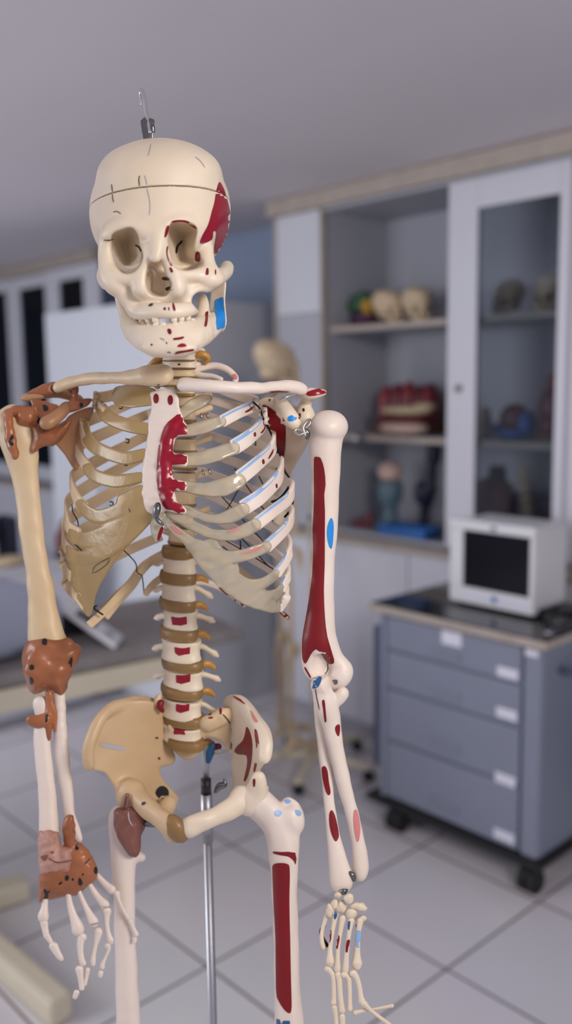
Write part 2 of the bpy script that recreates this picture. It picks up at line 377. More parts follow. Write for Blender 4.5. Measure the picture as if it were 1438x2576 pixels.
def build_cart():
    X0, X1, Y0, Y1 = 2.20, 2.625, 1.325, 1.93
    t = thing('drawer_cart', 'grey steel drawer cart on black castors with white labels and a glossy black top', 'cart', (2.41, 1.63, 0))
    bm = bmesh.new()
    box(bm, (X0 + 0.014, Y0, 0.092), (X1, Y1, 0.742), 0.004)
    flush('body', bm, M['cart'], t)
    bm = bmesh.new(); box(bm, (X0 - 0.004, Y0 - 0.004, 0.092), (X0 + 0.05, Y0 + 0.058, 0.742), 0.012); flush('corner_post', bm, M['cart'], t); bm = bmesh.new(); box(bm, (X0 - 0.004, Y1 - 0.022, 0.092), (X0 + 0.05, Y1 + 0.004, 0.742), 0.008)
    flush('corner_post', bm, M['cart'], t)
    zs = [0.738, 0.616, 0.483, 0.300, 0.094]
    for z1, z0, hz in zip(zs, zs[1:], (0.648, 0.52, 0.352, 0.152)):
        bm = bmesh.new(); box(bm, (X0, Y0 + 0.066, z0 + 0.005), (X0 + 0.018, Y1 - 0.026, z1 - 0.005), 0.004)
        d = flush('drawer', bm, M['cart'], t)
        bm = bmesh.new(); box(bm, (X0 - 0.012, 1.605, hz - 0.004), (X0 + 0.002, 1.715, hz + 0.010), 0.005); box(bm, (X0 - 0.0025, 1.598, hz - 0.018), (X0 + 0.002, 1.722, hz + 0.016), 0.004)
        flush('handle', bm, M['cart'], d)
        lb = [(1.401, 1.472, hz_ - 0.0, hz_ + 0.031) for hz_ in ({0.648: 0.627, 0.52: 0.501, 0.352: 0.295, 0.152: 0.114}[hz],)]
        if hz == 0.648: lb.append((1.603, 1.678, 0.684, 0.728))
        for y0, y1, za, zb in lb:
            bm = bmesh.new(); box(bm, (X0 - 0.0022, y0, za), (X0 + 0.001, y1, zb), 0.001); flush('label_holder', bm, M['label'], d, label='white label card')
    bm = bmesh.new(); box(bm, (X0 - 0.006, Y0 + 0.008, 0.712), (X0 + 0.0, Y0 + 0.052, 0.732), 0.002); flush('label_holder', bm, M['label'], t, label='small white card on the corner post')
    top = add(t, 'top', M['black_gloss'], ((X0 - 0.018, Y0 - 0.022, 0.757), (X1, Y1 + 0.03, 0.772)), bev=0.003, label='glossy black top')
    bm = bmesh.new(); box(bm, (X0 - 0.026, Y0 - 0.028, 0.742), (X1, Y1 + 0.036, 0.768), 0.006); flush('top_rim', bm, M['beech'], t, label='beige rim of the top')
    bm = bmesh.new(); box(bm, (X0 - 0.022, Y0 - 0.02, 0.066), (X1 + 0.01, Y1 + 0.055, 0.092), 0.01); flush('bumper', bm, M['rubber'], t, label='black bumper frame')
    for x, y in ((X0 - 0.012, Y0 + 0.01), (X0 - 0.012, Y1 - 0.085), (X1 - 0.05, Y0 + 0.03), (X1 - 0.05, Y1 - 0.06)):
        bm = bmesh.new(); box(bm, (x - 0.03, y - 0.026, 0.05), (x + 0.03, y + 0.026, 0.068), 0.008)
        for dy in (-0.016, 0.016): cyl(bm, (x, y + dy - 0.011, 0.036), (x, y + dy + 0.011, 0.036), 0.036, n=28)
        cyl(bm, (x, y - 0.02, 0.036), (x, y + 0.02, 0.036), 0.012, n=12)
        flush('castor', bm, M['rubber'], t, label='black twin castor wheel')
    add(t, 'side_bin', M['cart_dark'], ((X0 + 0.04, Y1 + 0.002, 0.165), (X0 + 0.30, Y1 + 0.075, 0.672)), bev=0.01, label='dark blue grey bin on the side')
    bm = bmesh.new(); V, Fc = sweep(spline([(2.30, Y0 - 0.004, 0.655), (2.32, Y0 - 0.05, 0.66), (2.42, Y0 - 0.055, 0.66), (2.55, Y0 - 0.05, 0.66), (2.57, Y0 - 0.004, 0.655)]), 0.011)
    raw('push_handle', V, Fc, M['cart_dark'], t)
    # canvas bag hung on the cart's right side
    b = thing('hanging_bag', 'dark navy bag hanging on the right side of the grey cart', 'bag', (2.5, Y0 - 0.06, 0.2))
    bm = bmesh.new(); box(bm, (2.45, Y0 - 0.21, 0.18), (2.62, Y0 - 0.12, 0.60), 0.03, seg=3); flush('pouch', bm, M['navy'], b, True)
    V, Fc = sweep(spline([(2.48, Y0 - 0.12, 0.59), (2.49, Y0 - 0.10, 0.64), (2.50, Y0 - 0.055, 0.680), (2.58, Y0 - 0.10, 0.64), (2.59, Y0 - 0.12, 0.59)]), 0.006); raw('strap', V, Fc, M['black'], b)
    # monitor
    Z0 = 0.782
    m = thing('monitor', 'white boxy medical monitor with a dark screen on top of the grey drawer cart', 'monitor', (2.45, 1.6, 0.772))
    bm = bmesh.new(); box(bm, (2.375, 1.455, Z0 + 0.004), (2.56, 1.765, 1.052), 0.02, seg=3); flush('housing', bm, M['monitor'], m)
    bm = bmesh.new(); y0, y1, za, zb = 1.452, 1.768, Z0, 1.056
    for lo, hi in (((2.355, y0, za), (2.385, y1, 0.836)), ((2.355, y0, 1.022), (2.385, y1, zb)), ((2.355, y0, 0.836), (2.385, 1.470, 1.022)), ((2.355, 1.716, 0.836), (2.385, y1, 1.022))): box(bm, lo, hi, 0.004)
    bz = flush('bezel', bm, M['monitor'], m)
    add(m, 'screen', M['screen'], ((2.360, 1.466, 0.832), (2.374, 1.720, 1.026)), label='switched-off dark screen')
    bm = bmesh.new(); box(bm, (2.3535, 1.472, 0.797), (2.3555, 1.713, 0.822), 0.001); flush('key_strip', bm, M['label'], m, label='pale strip of keys under the screen')
    bm = bmesh.new(); ball(bm, (2.354, 1.592, 0.811), (0.004, 0.011, 0.011)); flush('dial', bm, M['tray_blue'], m, True, label='blue knob')
    bm = bmesh.new(); ball(bm, (2.355, 1.60, 1.038), (0.003, 0.012, 0.008)); flush('indicator', bm, M['teal'], m, True)
    for x in (2.39, 2.53):
        for y in (1.48, 1.74):
            bm = bmesh.new(); cyl(bm, (x, y, 0.772), (x, y, Z0 + 0.006), 0.01, n=12); flush('foot', bm, M['rubber'], m)
    # cables & adapter to the right, papers behind
    V, Fc = sweep(spline([(2.40, 1.445, 0.781), (2.35, 1.40, 0.785), (2.30, 1.36, 0.782), (2.33, 1.33, 0.781), (2.42, 1.34, 0.783), (2.48, 1.36, 0.781), (2.42, 1.39, 0.79), (2.34, 1.385, 0.80), (2.27, 1.345, 0.782)], 10), 0.008)
    tag(raw('cable', V, Fc, M['black']), 'black coiled cable beside the monitor on the cart top', 'cable')
    a = thing('probe', 'black wedge shaped probe lying at the cart corner right of the monitor', 'probe', (2.33, 1.36, 0.772))
    bm = bmesh.new(); box(bm, (2.26, 1.30, 0.772), (2.37, 1.335, 0.80), 0.01, rot=0.15); flush('grip', bm, M['black'], a)
    bm = bmesh.new(); box(bm, (2.22, 1.305, 0.772), (2.27, 1.335, 0.788), 0.006); flush('tip', bm, M['steel'], a)

def build_bench():
    ang = math.radians(-8.5)
    piv = Vector((1.79, 2.16, 0))
    t = thing('examination_bench', 'cream metal examination bench with a grey cover behind the skeleton\'s right arm', 'bench', (1.0, 2.55, 0))
    def rb(name, m, *boxes, bev=0.004, label=None, parent=t):
        bm = bmesh.new()
        for lo, hi in boxes: box(bm, lo, hi, bev, rot=ang, piv=piv)
        return flush(name, bm, m, parent, label=label)
    # +X is the right end; rotation about the right front corner
    rb('top', M['sheet'], ((-0.3, 2.15, 0.68), (1.79, 2.72, 0.722)), bev=0.012, label='worn grey cover')
    rb('frame', M['cream_metal'], ((-0.3, 2.14, 0.615), (1.60, 2.185, 0.679)), ((-0.3, 2.66, 0.615), (1.60, 2.70, 0.679)), ((1.56, 2.18, 0.615), (1.60, 2.66, 0.679)))
    bm = bmesh.new(); box(bm, (1.597, 2.135, 0.61), (1.63, 2.195, 0.683), 0.01, rot=ang, piv=piv); flush('end_cap', bm, M['rubber'], t, label='black end cap')
    for x in (0.62,):
        rb('leg', M['cream_metal'], ((x, 2.26, 0.06), (x + 0.07, 2.33, 0.62)), bev=0.008)
        rb('leg', M['cream_metal'], ((x, 2.56, 0.06), (x + 0.07, 2.63, 0.62)), bev=0.008)
    rb('cross_bar', M['cream_metal'], ((-0.1, 2.21, 0.005), (1.075, 2.29, 0.062)), bev=0.01)
    bm = bmesh.new(); box(bm, (0.85, 1.79, 0.0), (0.915, 2.9, 0.072), 0.014, rot=math.radians(3), piv=Vector((0.88, 2.2, 0))); flush('foot', bm, M['cream_metal'], t)
    c = thing('cushion', 'large pale blue cushion lying on the examination bench', 'cushion', (1.0, 2.55, 0.722))
    bm = bmesh.new(); box(bm, (0.42, 2.36, 0.724), (1.285, 2.74, 0.905), 0.06, rot=0.1, piv=Vector((1.285, 2.36, 0)), seg=4); flush('pad', bm, M['cushion'], c, True)
    bm = bmesh.new(); V, Fc = sweep(spline([(0.5, 2.415, 0.755), (0.9, 2.375, 0.75), (1.25, 2.345, 0.755)]), 0.006); raw('piping', V, Fc, M['cart_dark'], c)
    k = tag(add(None, 'instrument_case', M['black'], ((1.30, 2.47, 0.722), (1.42, 2.62, 0.79)), bev=0.01), 'black instrument case on the bench under a white handheld meter', 'case')
    d = thing('handheld_meter', 'white handheld meter with small black screen leaning on the black case', 'meter', (1.4, 2.35, 0.722))
    p0, p1 = Vector((1.36, 2.24, 0.724)), Vector((1.43, 2.31, 0.724)); q0 = Vector((1.285, 2.44, 0.825))
    ex = (p1 - p0); ey = (q0 - p0); en = ex.cross(ey).normalized() * 0.014
    def slab(name, s0, s1, t0, t1, h0, h1, m, lab=None):
        bm = bmesh.new(); vs = []
        for h in (h0, h1):
            for s, tt in ((s0, t0), (s1, t0), (s1, t1), (s0, t1)): vs.append(bm.verts.new(p0 + ex * s + ey * tt + en * h))
        for f in ((3, 2, 1, 0), (4, 5, 6, 7), (0, 1, 5, 4), (1, 2, 6, 5), (2, 3, 7, 6), (3, 0, 4, 7)): bm.faces.new([vs[i] for i in f])
        bmesh.ops.bevel(bm, geom=list(bm.edges), offset=0.002, segments=2, affect='EDGES')
        flush(name, bm, m, d, label=lab)
    slab('case', 0, 1, 0, 1, 0, 1, M['monitor']); slab('screen', 0.15, 0.85, 0.40, 0.74, 0.95, 1.12, M['screen'], 'black screen')
    slab('button', 0.35, 0.65, 0.12, 0.24, 0.95, 1.15, M['cart'], 'grey button')

def blobs(name, m, parent, *bl, label=None):
    bm = bmesh.new()
    for c, r in bl: ball(bm, c, r, 18)
    return flush(name, bm, m, parent, True, label)

def build_models():
    # on a stool behind the bench, left edge
    s = thing('side_cabinet', 'low white side cabinet behind the examination bench at the left edge', 'cabinet', (1.74, 3.85, 0))
    add(s, 'body', M['white'], ((1.42, 3.62, 0.05), (2.06, 4.08, 0.70))); add(s, 'top', M['white'], ((1.40, 3.6, 0.70), (2.08, 4.1, 0.72))); add(s, 'plinth', M['grey_white'], ((1.45, 3.65, 0), (2.03, 4.06, 0.05)))
    t = thing('torso_model', 'maroon torso model with navy back at the left edge behind the cushion', 'anatomical model', (1.66, 3.78, 0.72))
    bm = bmesh.new(); lathe(bm, (1.63, 3.80, 0.72), [(0.075, 0), (0.085, 0.05), (0.095, 0.13), (0.085, 0.2), (0.05, 0.24), (0.03, 0.27)], sx=0.9, sy=1.1); flush('body', bm, M['maroon'], t, True)
    bm = bmesh.new(); box(bm, (1.735, 3.72, 0.72), (1.80, 3.84, 0.93), 0.02); flush('back_shell', bm, M['navy'], t, label='navy back half')
    b = tag(blobs('bowl', M['tan'], None, ((1.72, 3.665, 0.745), (0.075, 0.05, 0.024))), 'small beige dish in front of the maroon torso model', 'dish')
    k = thing('knee_model', 'small maroon joint model beside the beige dish on the white side table', 'anatomical model', (1.99, 3.68, 0.72))
    blobs('muscle', M['maroon'], k, ((1.99, 3.68, 0.79), (0.035, 0.04, 0.07)), ((2.0, 3.67, 0.86), (0.028, 0.03, 0.04)))
    bm = bmesh.new(); cyl(bm, (1.99, 3.68, 0.72), (1.99, 3.68, 0.735), 0.045); flush('stand', bm, M['black'], k)

    XS = 2.86
    # top shelf, open bay
    t = thing('brain_model', 'green, yellow and purple brain model on the top shelf left of the skulls', 'anatomical model', (XS, 2.585, 1.727))
    blobs('upper_half', M['green'], t, ((XS, 2.61, 1.82), (0.065, 0.072, 0.05)), ((XS - 0.02, 2.585, 1.845), (0.045, 0.05, 0.03)))
    blobs('side_lobe', M['yellow'], t, ((XS - 0.02, 2.555, 1.81), (0.045, 0.026, 0.04)))
    blobs('lower_half', M['purple'], t, ((XS, 2.595, 1.765), (0.062, 0.07, 0.037)))
    # middle shelf
    t = thing('arm_muscle_model', 'red muscle model on a wooden base on the middle shelf', 'anatomical model', (XS, 2.42, 1.285))
    bm = bmesh.new(); box(bm, (XS + 0.0, 2.27, 1.285), (XS + 0.14, 2.56, 1.33), 0.006); flush('base', bm, M['brown'], t)
    for i, y in enumerate((2.535, 2.475, 2.415, 2.355, 2.305)):
        blobs('muscle', M['muscle'] if i % 2 == 0 else M['maroon'], t, ((XS + 0.07, y, 1.40), (0.05, 0.036, 0.085 + 0.008 * (i % 3))), ((XS + 0.05, y - 0.01, 1.36), (0.04, 0.03, 0.05)))
    t = thing('section_model', 'beige and pink layered section model lying before the red muscle model', 'anatomical model', (XS - 0.07, 2.31, 1.285))
    blobs('lower_slice', M['skin'], t, ((XS - 0.07, 2.33, 1.315), (0.07, 0.115, 0.03)))
    blobs('middle_slice', M['maroon'], t, ((XS - 0.07, 2.32, 1.35), (0.068, 0.11, 0.018)))
    blobs('upper_slice', M['tan'], t, ((XS - 0.07, 2.32, 1.385), (0.07, 0.125, 0.022)), ((XS - 0.05, 2.24, 1.40), (0.05, 0.05, 0.016)))
    bm = bmesh.new(); cyl(bm, (2.665, 2.475, 1.274), (2.711, 2.475, 1.274), 0.011); ball(bm, (2.665, 2.475, 1.274), 0.018); o = flush('shelf_knob', bm, M['chrome'], None, True); tag(o, 'shiny chrome knob on the middle shelf edge next to the painted shoulder ball', 'knob')
    # bottom of the open bay
    t = thing('head_model', 'grey column model with a pink head on the cabinet floor below the middle shelf', 'anatomical model', (XS, 2.46, 0.885))
    bm = bmesh.new(); lathe(bm, (XS, 2.46, 0.885), [(0.06, 0), (0.06, 0.02), (0.035, 0.03), (0.03, 0.10), (0.05, 0.12), (0.055, 0.19), (0.035, 0.205)]); flush('stand', bm, M['teal'], t, True)
    blobs('head', M['skin'], t, ((XS, 2.46, 1.125), (0.05, 0.056, 0.045)))
    blobs('neck', M['maroon'], t, ((XS, 2.46, 1.085), (0.035, 0.04, 0.022)))
    t = thing('vessel_model', 'tall dark blue standing model beside the white door stile', 'anatomical model', (XS, 2.24, 0.885))
    V, Fc = sweep(spline([(XS, 2.28, 0.93), (XS, 2.27, 1.0), (XS - 0.02, 2.23, 1.08), (XS, 2.235, 1.17), (XS, 2.225, 1.25)]), [0.02] * 9 + [0.026] * 8 + [0.02] * 8 + [0.03] * 8)
    raw('stem', V, Fc, M['navy'], t); blobs('branch', M['navy'], t, ((XS - 0.01, 2.285, 1.05), (0.03, 0.03, 0.05)))
    bm = bmesh.new(); cyl(bm, (XS, 2.27, 0.885), (XS, 2.27, 0.915), 0.055); flush('stand', bm, M['teal'], t)
    t = thing('foot_model', 'small dark red model on the cabinet floor at the left', 'anatomical model', (2.8, 2.55, 0.885))
    blobs('muscle', M['maroon'], t, ((2.80, 2.57, 0.90), (0.035, 0.06, 0.016)), ((2.81, 2.535, 0.92), (0.022, 0.022, 0.035)))
    t = thing('tray', 'blue plastic tray on the cabinet floor beside the door stile', 'tray', (2.8, 2.27, 0.885))
    bm = bmesh.new(); box(bm, (2.71, 2.15, 0.886), (2.81, 2.40, 0.894), 0.003)
    for lo, hi in (((2.71, 2.15, 0.886), (2.716, 2.40, 0.925)), ((2.804, 2.15, 0.886), (2.81, 2.40, 0.925)), ((2.71, 2.15, 0.886), (2.81, 2.156, 0.925)), ((2.71, 2.394, 0.886), (2.81, 2.40, 0.925))): box(bm, lo, hi, 0.002)
    flush('basin', bm, M['tray_blue'], t)
    # behind the glass
    t = thing('muscle_figure', 'dark red muscle figure on the middle shelf behind the glass door', 'anatomical model', (XS, 1.71, 1.285))
    blobs('torso', M['maroon'], t, ((XS, 1.71, 1.40), (0.04, 0.045, 0.075)), ((XS, 1.715, 1.335), (0.035, 0.04, 0.04))); blobs('head', M['muscle'], t, ((XS, 1.70, 1.49), (0.027, 0.027, 0.033)))
    bm = bmesh.new(); cyl(bm, (XS, 1.71, 1.285), (XS, 1.71, 1.305), 0.05); flush('stand', bm, M['brown'], t)
    t = thing('heart_model', 'blue and brown heart model on the middle shelf behind the glass door', 'anatomical model', (XS, 1.85, 1.285))
    blobs('chamber', M['maroon'], t, ((XS, 1.86, 1.36), (0.05, 0.058, 0.055)))
    blobs('vessel', M['tray_blue'], t, ((XS - 0.01, 1.80, 1.34), (0.04, 0.03, 0.05)), ((XS - 0.02, 1.91, 1.32), (0.03, 0.035, 0.025)), ((XS - 0.03, 1.85, 1.305), (0.04, 0.06, 0.02)))
    t = thing('small_figure', 'small pale figure on the middle shelf next to the wide white stile', 'anatomical model', (XS - 0.02, 1.975, 1.285))
    bm = bmesh.new(); lathe(bm, (XS - 0.02, 1.975, 1.285), [(0.03, 0), (0.024, 0.02), (0.028, 0.06), (0.018, 0.085), (0.02, 0.1), (0.008, 0.115)]); flush('body', bm, M['skin'], t, True)
    t = thing('organ_torso', 'dark maroon organ torso behind the glass just above the monitor', 'anatomical model', (XS, 1.94, 0.885))
    bm = bmesh.new(); lathe(bm, (XS, 1.945, 0.885), [(0.07, 0), (0.085, 0.04), (0.09, 0.12), (0.088, 0.19), (0.06, 0.235), (0.035, 0.25)], sx=0.8, sy=1.05); flush('body', bm, M['maroon'], t, True)
    bm = bmesh.new(); lathe(bm, (XS, 1.93, 1.13), [(0.036, 0), (0.032, 0.03), (0.03, 0.05)]); flush('neck', bm, M['navy'], t, True)
    t = thing('spine_model', 'yellowish spine model behind the glass right of the maroon torso', 'anatomical model', (XS, 1.8, 0.885))
    for k in range(8): blobs('vertebra', M['tan'], t, ((XS, 1.805 - 0.012 * math.sin(k * 0.7), 0.93 + k * 0.034), (0.022, 0.026, 0.015)))
    bm = bmesh.new(); cyl(bm, (XS, 1.805, 0.885), (XS, 1.805, 0.905), 0.045); cyl(bm, (XS, 1.805, 0.9), (XS, 1.805, 1.19), 0.005, n=10); flush('stand', bm, M['chrome'], t)
    t = thing('kidney_model', 'small dark red model behind the glass beside the yellowish spine model', 'anatomical model', (XS, 1.7, 0.885))
    blobs('organ', M['maroon'], t, ((XS, 1.705, 0.96), (0.035, 0.03, 0.06)), ((XS, 1.70, 1.01), (0.025, 0.022, 0.03)))
    bm = bmesh.new(); cyl(bm, (XS, 1.705, 0.885), (XS, 1.705, 0.91), 0.035); flush('stand', bm, M['black'], t)

def build_lights():
    w = bpy.data.worlds.new('room_air'); SC.world = w; w.use_nodes = True
    bg = w.node_tree.nodes['Background']; bg.inputs[0].default_value = (*lin(228, 227, 240), 1); bg.inputs[1].default_value = 0.53
    def area(name, loc, target, sx, sy, power, col):
        l = bpy.data.lights.new(name, 'AREA'); l.shape = 'RECTANGLE'; l.size = sx; l.size_y = sy; l.energy = power; l.color = col
        o = bpy.data.objects.new(name, l); C.objects.link(o); o.location = loc
        o.rotation_euler = (Vector(target) - Vector(loc)).to_track_quat('-Z', 'Y').to_euler()
        return o
    area('key_light', (0.36, -1.05, 2.16), (0.58, 0.70, 1.25), 0.5, 0.5, 31, (1.0, 0.95, 0.89))  # added unseen key light, above and behind the camera, no fixture built
    area('room_window', (-1.5, 3.05, 1.6), (2.3, 3.7, 0.55), 1.8, 1.2, 48, (0.93, 0.95, 1.0))
    SC.view_settings.view_transform = 'Standard'; SC.view_settings.look = 'None'; SC.view_settings.gamma = 1.0
    SC.view_settings.use_curve_mapping = False; SC.view_settings.exposure = 0.08
    SC.cycles.max_bounces = 8; SC.cycles.transparent_max_bounces = 24; SC.cycles.use_denoising = True
# ------------------------------------------------------------------ distance-field modelling in (u, v, w): photo px, photo px, depth in the same step
class Field:
    def __init__(s, lo, hi, step):
        s.lo = np.array(lo, float); s.step = step
        s.n = [int(math.ceil((h - l) / step)) + 1 for l, h in zip(lo, hi)]
        s.ax = [(s.lo[i] + np.arange(s.n[i]) * step).astype(np.float32) for i in range(3)]
        s.d = np.full(s.n, 60.0, np.float32)
    def _sl(s, lo, hi):
        out = []
        for i in range(3):
            a = int(np.clip(np.floor((lo[i] - s.lo[i]) / s.step), 0, s.n[i])); b = int(np.clip(np.ceil((hi[i] - s.lo[i]) / s.step) + 1, 0, s.n[i]))
            out.append(slice(a, b))
        return tuple(out)
    def _grid(s, sl):
        return s.ax[0][sl[0]][:, None, None], s.ax[1][sl[1]][None, :, None], s.ax[2][sl[2]][None, None, :]
    def _put(s, sl, q, k, mode):
        a = s.d[sl]
        if mode == 'sub': q = -q
        if mode == 'add':
            if k <= 0: r = np.minimum(a, q)
            else:
                h = np.clip(0.5 + 0.5 * (a - q) / k, 0, 1); r = a + (q - a) * h - k * h * (1 - h)
        else:
            if k <= 0: r = np.maximum(a, q)
            else:
                h = np.clip(0.5 - 0.5 * (a - q) / k, 0, 1); r = a + (q - a) * h + k * h * (1 - h)
        s.d[sl] = r
    def ell(s, c, r, k=8, mode='add', roll=0.0):
        m = max(r) + k + 8
        sl = s._sl([c[i] - m for i in range(3)], [c[i] + m for i in range(3)])
        U, V, W = s._grid(sl); x, y, z = U - c[0], V - c[1], W - c[2]
        if roll:
            cr, sr = math.cos(roll), math.sin(roll); x, y = cr * x + sr * y, -sr * x + cr * y
        k0 = np.sqrt((x / r[0]) ** 2 + (y / r[1]) ** 2 + (z / r[2]) ** 2) + 1e-6
        k1 = np.sqrt((x / r[0] ** 2) ** 2 + (y / r[1] ** 2) ** 2 + (z / r[2] ** 2) ** 2) + 1e-9
        s._put(sl, k0 * (k0 - 1) / k1, k, mode); return s
    def cap(s, a, b, ra, rb=None, k=8, mode='add', flat=1.0):
        """rounded cone a-b; flat < 1 thins it along w"""
        rb = ra if rb is None else rb
        m = max(ra, rb) + k + 8
        sl = s._sl([min(a[i], b[i]) - m for i in range(3)], [max(a[i], b[i]) + m for i in range(3)])
        U, V, W = s._grid(sl)
        f = 1.0 / flat
        ax, ay, az = U - a[0], V - a[1], (W - a[2]) * f
        bx, by, bz = b[0] - a[0], b[1] - a[1], (b[2] - a[2]) * f
        t = np.clip((ax * bx + ay * by + az * bz) / (bx * bx + by * by + bz * bz + 1e-9), 0, 1)
        q = np.sqrt((ax - t * bx) ** 2 + (ay - t * by) ** 2 + (az - t * bz) ** 2) - (ra + (rb - ra) * t)
        s._put(sl, q, k, mode); return s
    def chain(s, pts, k=8, mode='add', flat=1.0, per=4):
        p = spline(pts, per) if len(pts) > 2 else np.array(pts, float)
        for a, b in zip(p, p[1:]): s.cap(a[:3], b[:3], a[3], b[3], k if k < min(a[3], b[3]) else min(a[3], b[3]), mode, flat)
        return s
    def poly(s, pl, wf, k=6, mode='add', kind='sheet', t=6.0, R=40.0, taper=0.0, w1=None, closed_spline=3, rnd=4.0):
        """outline in (u, v). kind sheet: even thickness 2t about the surface wf(u, v); pillow: thickness grows inwards to t over R; prism: from wf to w1, narrowing by taper"""
        pl = np.asarray(pl, float)
        if closed_spline: pl = spline(pl, closed_spline, True)
        lo2, hi2 = pl.min(0), pl.max(0)
        sl = s._sl([lo2[0] - k - 8, lo2[1] - k - 8, -9e9], [hi2[0] + k + 8, hi2[1] + k + 8, 9e9])
        U, V, W = s._grid(sl)
        sd = sd_poly(pl, U[:, :, 0], V[:, :, 0])[:, :, None]
        wm = wf(U, V) if callable(wf) else wf
        if kind == 'prism':
            dep = W - wm
            q = np.maximum(sd + taper * np.maximum(dep, 0) ** 2 / 130.0, W - w1)
        else:
            dw = np.abs(W - wm)
            if kind == 'pillow':
                x = np.clip(-sd / R, 0, 1); tt = t * np.sqrt(np.maximum(1 - (1 - x) ** 2, 0))
                q = np.where(sd > 0, np.sqrt(np.maximum(sd, 0) ** 2 + dw ** 2), dw - tt)
                q = np.where((sd <= 0) & (q < 0), np.maximum(q, sd), q)
            else:
                a = sd + rnd; b = dw - t + rnd
                q = np.minimum(np.maximum(a, b), 0) + np.sqrt(np.maximum(a, 0) ** 2 + np.maximum(b, 0) ** 2) - rnd
        s._put(sl, np.broadcast_to(q, s.d[sl].shape).astype(np.float32), k, mode); return s
    def half(s, f, keep_below=True, k=0):
        U, V, W = s._grid((slice(None),) * 3)
        q = f(U, V, W); q = q if keep_below else -q
        s._put((slice(None),) * 3, q.astype(np.float32), k, 'int'); return s
    def noise(s, amp, size, seed=1):
        U, V, W = s._grid((slice(None),) * 3); r = np.random.RandomState(seed)
        q = 0
        for _ in range(5):
            d = r.normal(size=3); d /= np.linalg.norm(d); ph = r.uniform(0, 6.28)
            q = q + np.sin((U * d[0] + V * d[1] + W * d[2]) * 2 * PI / (size * r.uniform(0.7, 1.4)) + ph)
        s.d += (amp / 2.2 * q).astype(np.float32); return s
    def net(s, smooth=2):
        """surface nets -> verts (u, v, w), quads"""
        d = s.d.copy()
        d[0] = d[-1] = np.maximum(d[0], 1); d[:, 0] = np.maximum(d[:, 0], 1); d[:, -1] = np.maximum(d[:, -1], 1); d[:, :, 0] = np.maximum(d[:, :, 0], 1); d[:, :, -1] = np.maximum(d[:, :, -1], 1); d[-1] = np.maximum(d[-1], 1)
        ins = d < 0
        c = [ins[i:ins.shape[0] - 1 + i, j:ins.shape[1] - 1 + j, k:ins.shape[2] - 1 + k] for i in (0, 1) for j in (0, 1) for k in (0, 1)]
        cnt = sum(x.astype(np.int8) for x in c)
        act = (cnt > 0) & (cnt < 8)
        I, J, K = np.nonzero(act)
        idx = np.full(act.shape, -1, np.int64); idx[I, J, K] = np.arange(len(I))
        acc = np.zeros((len(I), 3)); num = np.zeros(len(I))
        cor = [(i, j, k) for i in (0, 1) for j in (0, 1) for k in (0, 1)]
        vals = [d[I + a, J + b, K + g] for a, b, g in cor]
        for p in range(8):
            for q in range(p + 1, 8):
                df = [abs(x - y) for x, y in zip(cor[p], cor[q])]
                if sum(df) != 1: continue
                m = (vals[p] < 0) != (vals[q] < 0)
                t = vals[p] / np.where(m, vals[p] - vals[q], 1)
                for ax in range(3): acc[:, ax] += np.where(m, cor[p][ax] + t * (cor[q][ax] - cor[p][ax]), 0)
                num += m
        pos = np.stack([I, J, K], 1) + acc / num[:, None]
        quads = []
        for ax in range(3):
            o = [0, 0, 0]; o[ax] = 1
            sh = d.shape
            A = ins[:sh[0] - o[0], :sh[1] - o[1], :sh[2] - o[2]]; B = ins[o[0]:, o[1]:, o[2]:]
            cr = A != B
            cr[0 if ax != 0 else slice(0, 0)] = False; 
            if ax != 1: cr[:, 0] = False
            if ax != 2: cr[:, :, 0] = False
            i, j, k = np.nonzero(cr)
            u1, u2 = [(0, 1, 0), (0, 0, 1)] if ax == 0 else ([(0, 0, 1), (1, 0, 0)] if ax == 1 else [(1, 0, 0), (0, 1, 0)])
            def at(e, f): return idx[i - e * u1[0] - f * u2[0], j - e * u1[1] - f * u2[1], k - e * u1[2] - f * u2[2]]
            lim = (i < act.shape[0]) & (j < act.shape[1]) & (k < act.shape[2])
            i, j, k, fl = i[lim], j[lim], k[lim], A[cr][lim]
            q = np.stack([at(0, 0), at(1, 0), at(1, 1), at(0, 1)], 1)
            q[~fl] = q[~fl][:, ::-1]
            quads.append(q[(q >= 0).all(1)])
        Q = np.concatenate(quads)
        for _ in range(smooth):            # light Laplacian smoothing
            sm = np.zeros_like(pos); n2 = np.zeros(len(pos))
            for a, b in ((0, 1), (1, 2), (2, 3), (3, 0)):
                np.add.at(sm, Q[:, a], pos[Q[:, b]]); np.add.at(n2, Q[:, a], 1)
                np.add.at(sm, Q[:, b], pos[Q[:, a]]); np.add.at(n2, Q[:, b], 1)
            pos = 0.4 * pos + 0.6 * sm / np.maximum(n2, 1)[:, None]
        return pos * s.step + s.lo, Q

def sd_poly(pl, U, V):
    x, y = np.broadcast_arrays(U, V); x = x.astype(np.float32); y = y.astype(np.float32)
    d = np.full(x.shape, 1e12, np.float32); ins = np.zeros(x.shape, bool); n = len(pl)
    for i in range(n):
        ax, ay = pl[i]; bx, by = pl[(i + 1) % n]
        ex, ey = bx - ax, by - ay
        wx, wy = x - ax, y - ay
        t = np.clip((wx * ex + wy * ey) / (ex * ex + ey * ey + 1e-9), 0, 1)
        d = np.minimum(d, (wx - t * ex) ** 2 + (wy - t * ey) ** 2)
        c = ((ay > y) != (by > y)) & (x < (bx - ax) * (y - ay) / (by - ay + (1e-9 if by == ay else 0)) + ax)
        ins ^= c
    return np.where(ins, -1, 1) * np.sqrt(d)

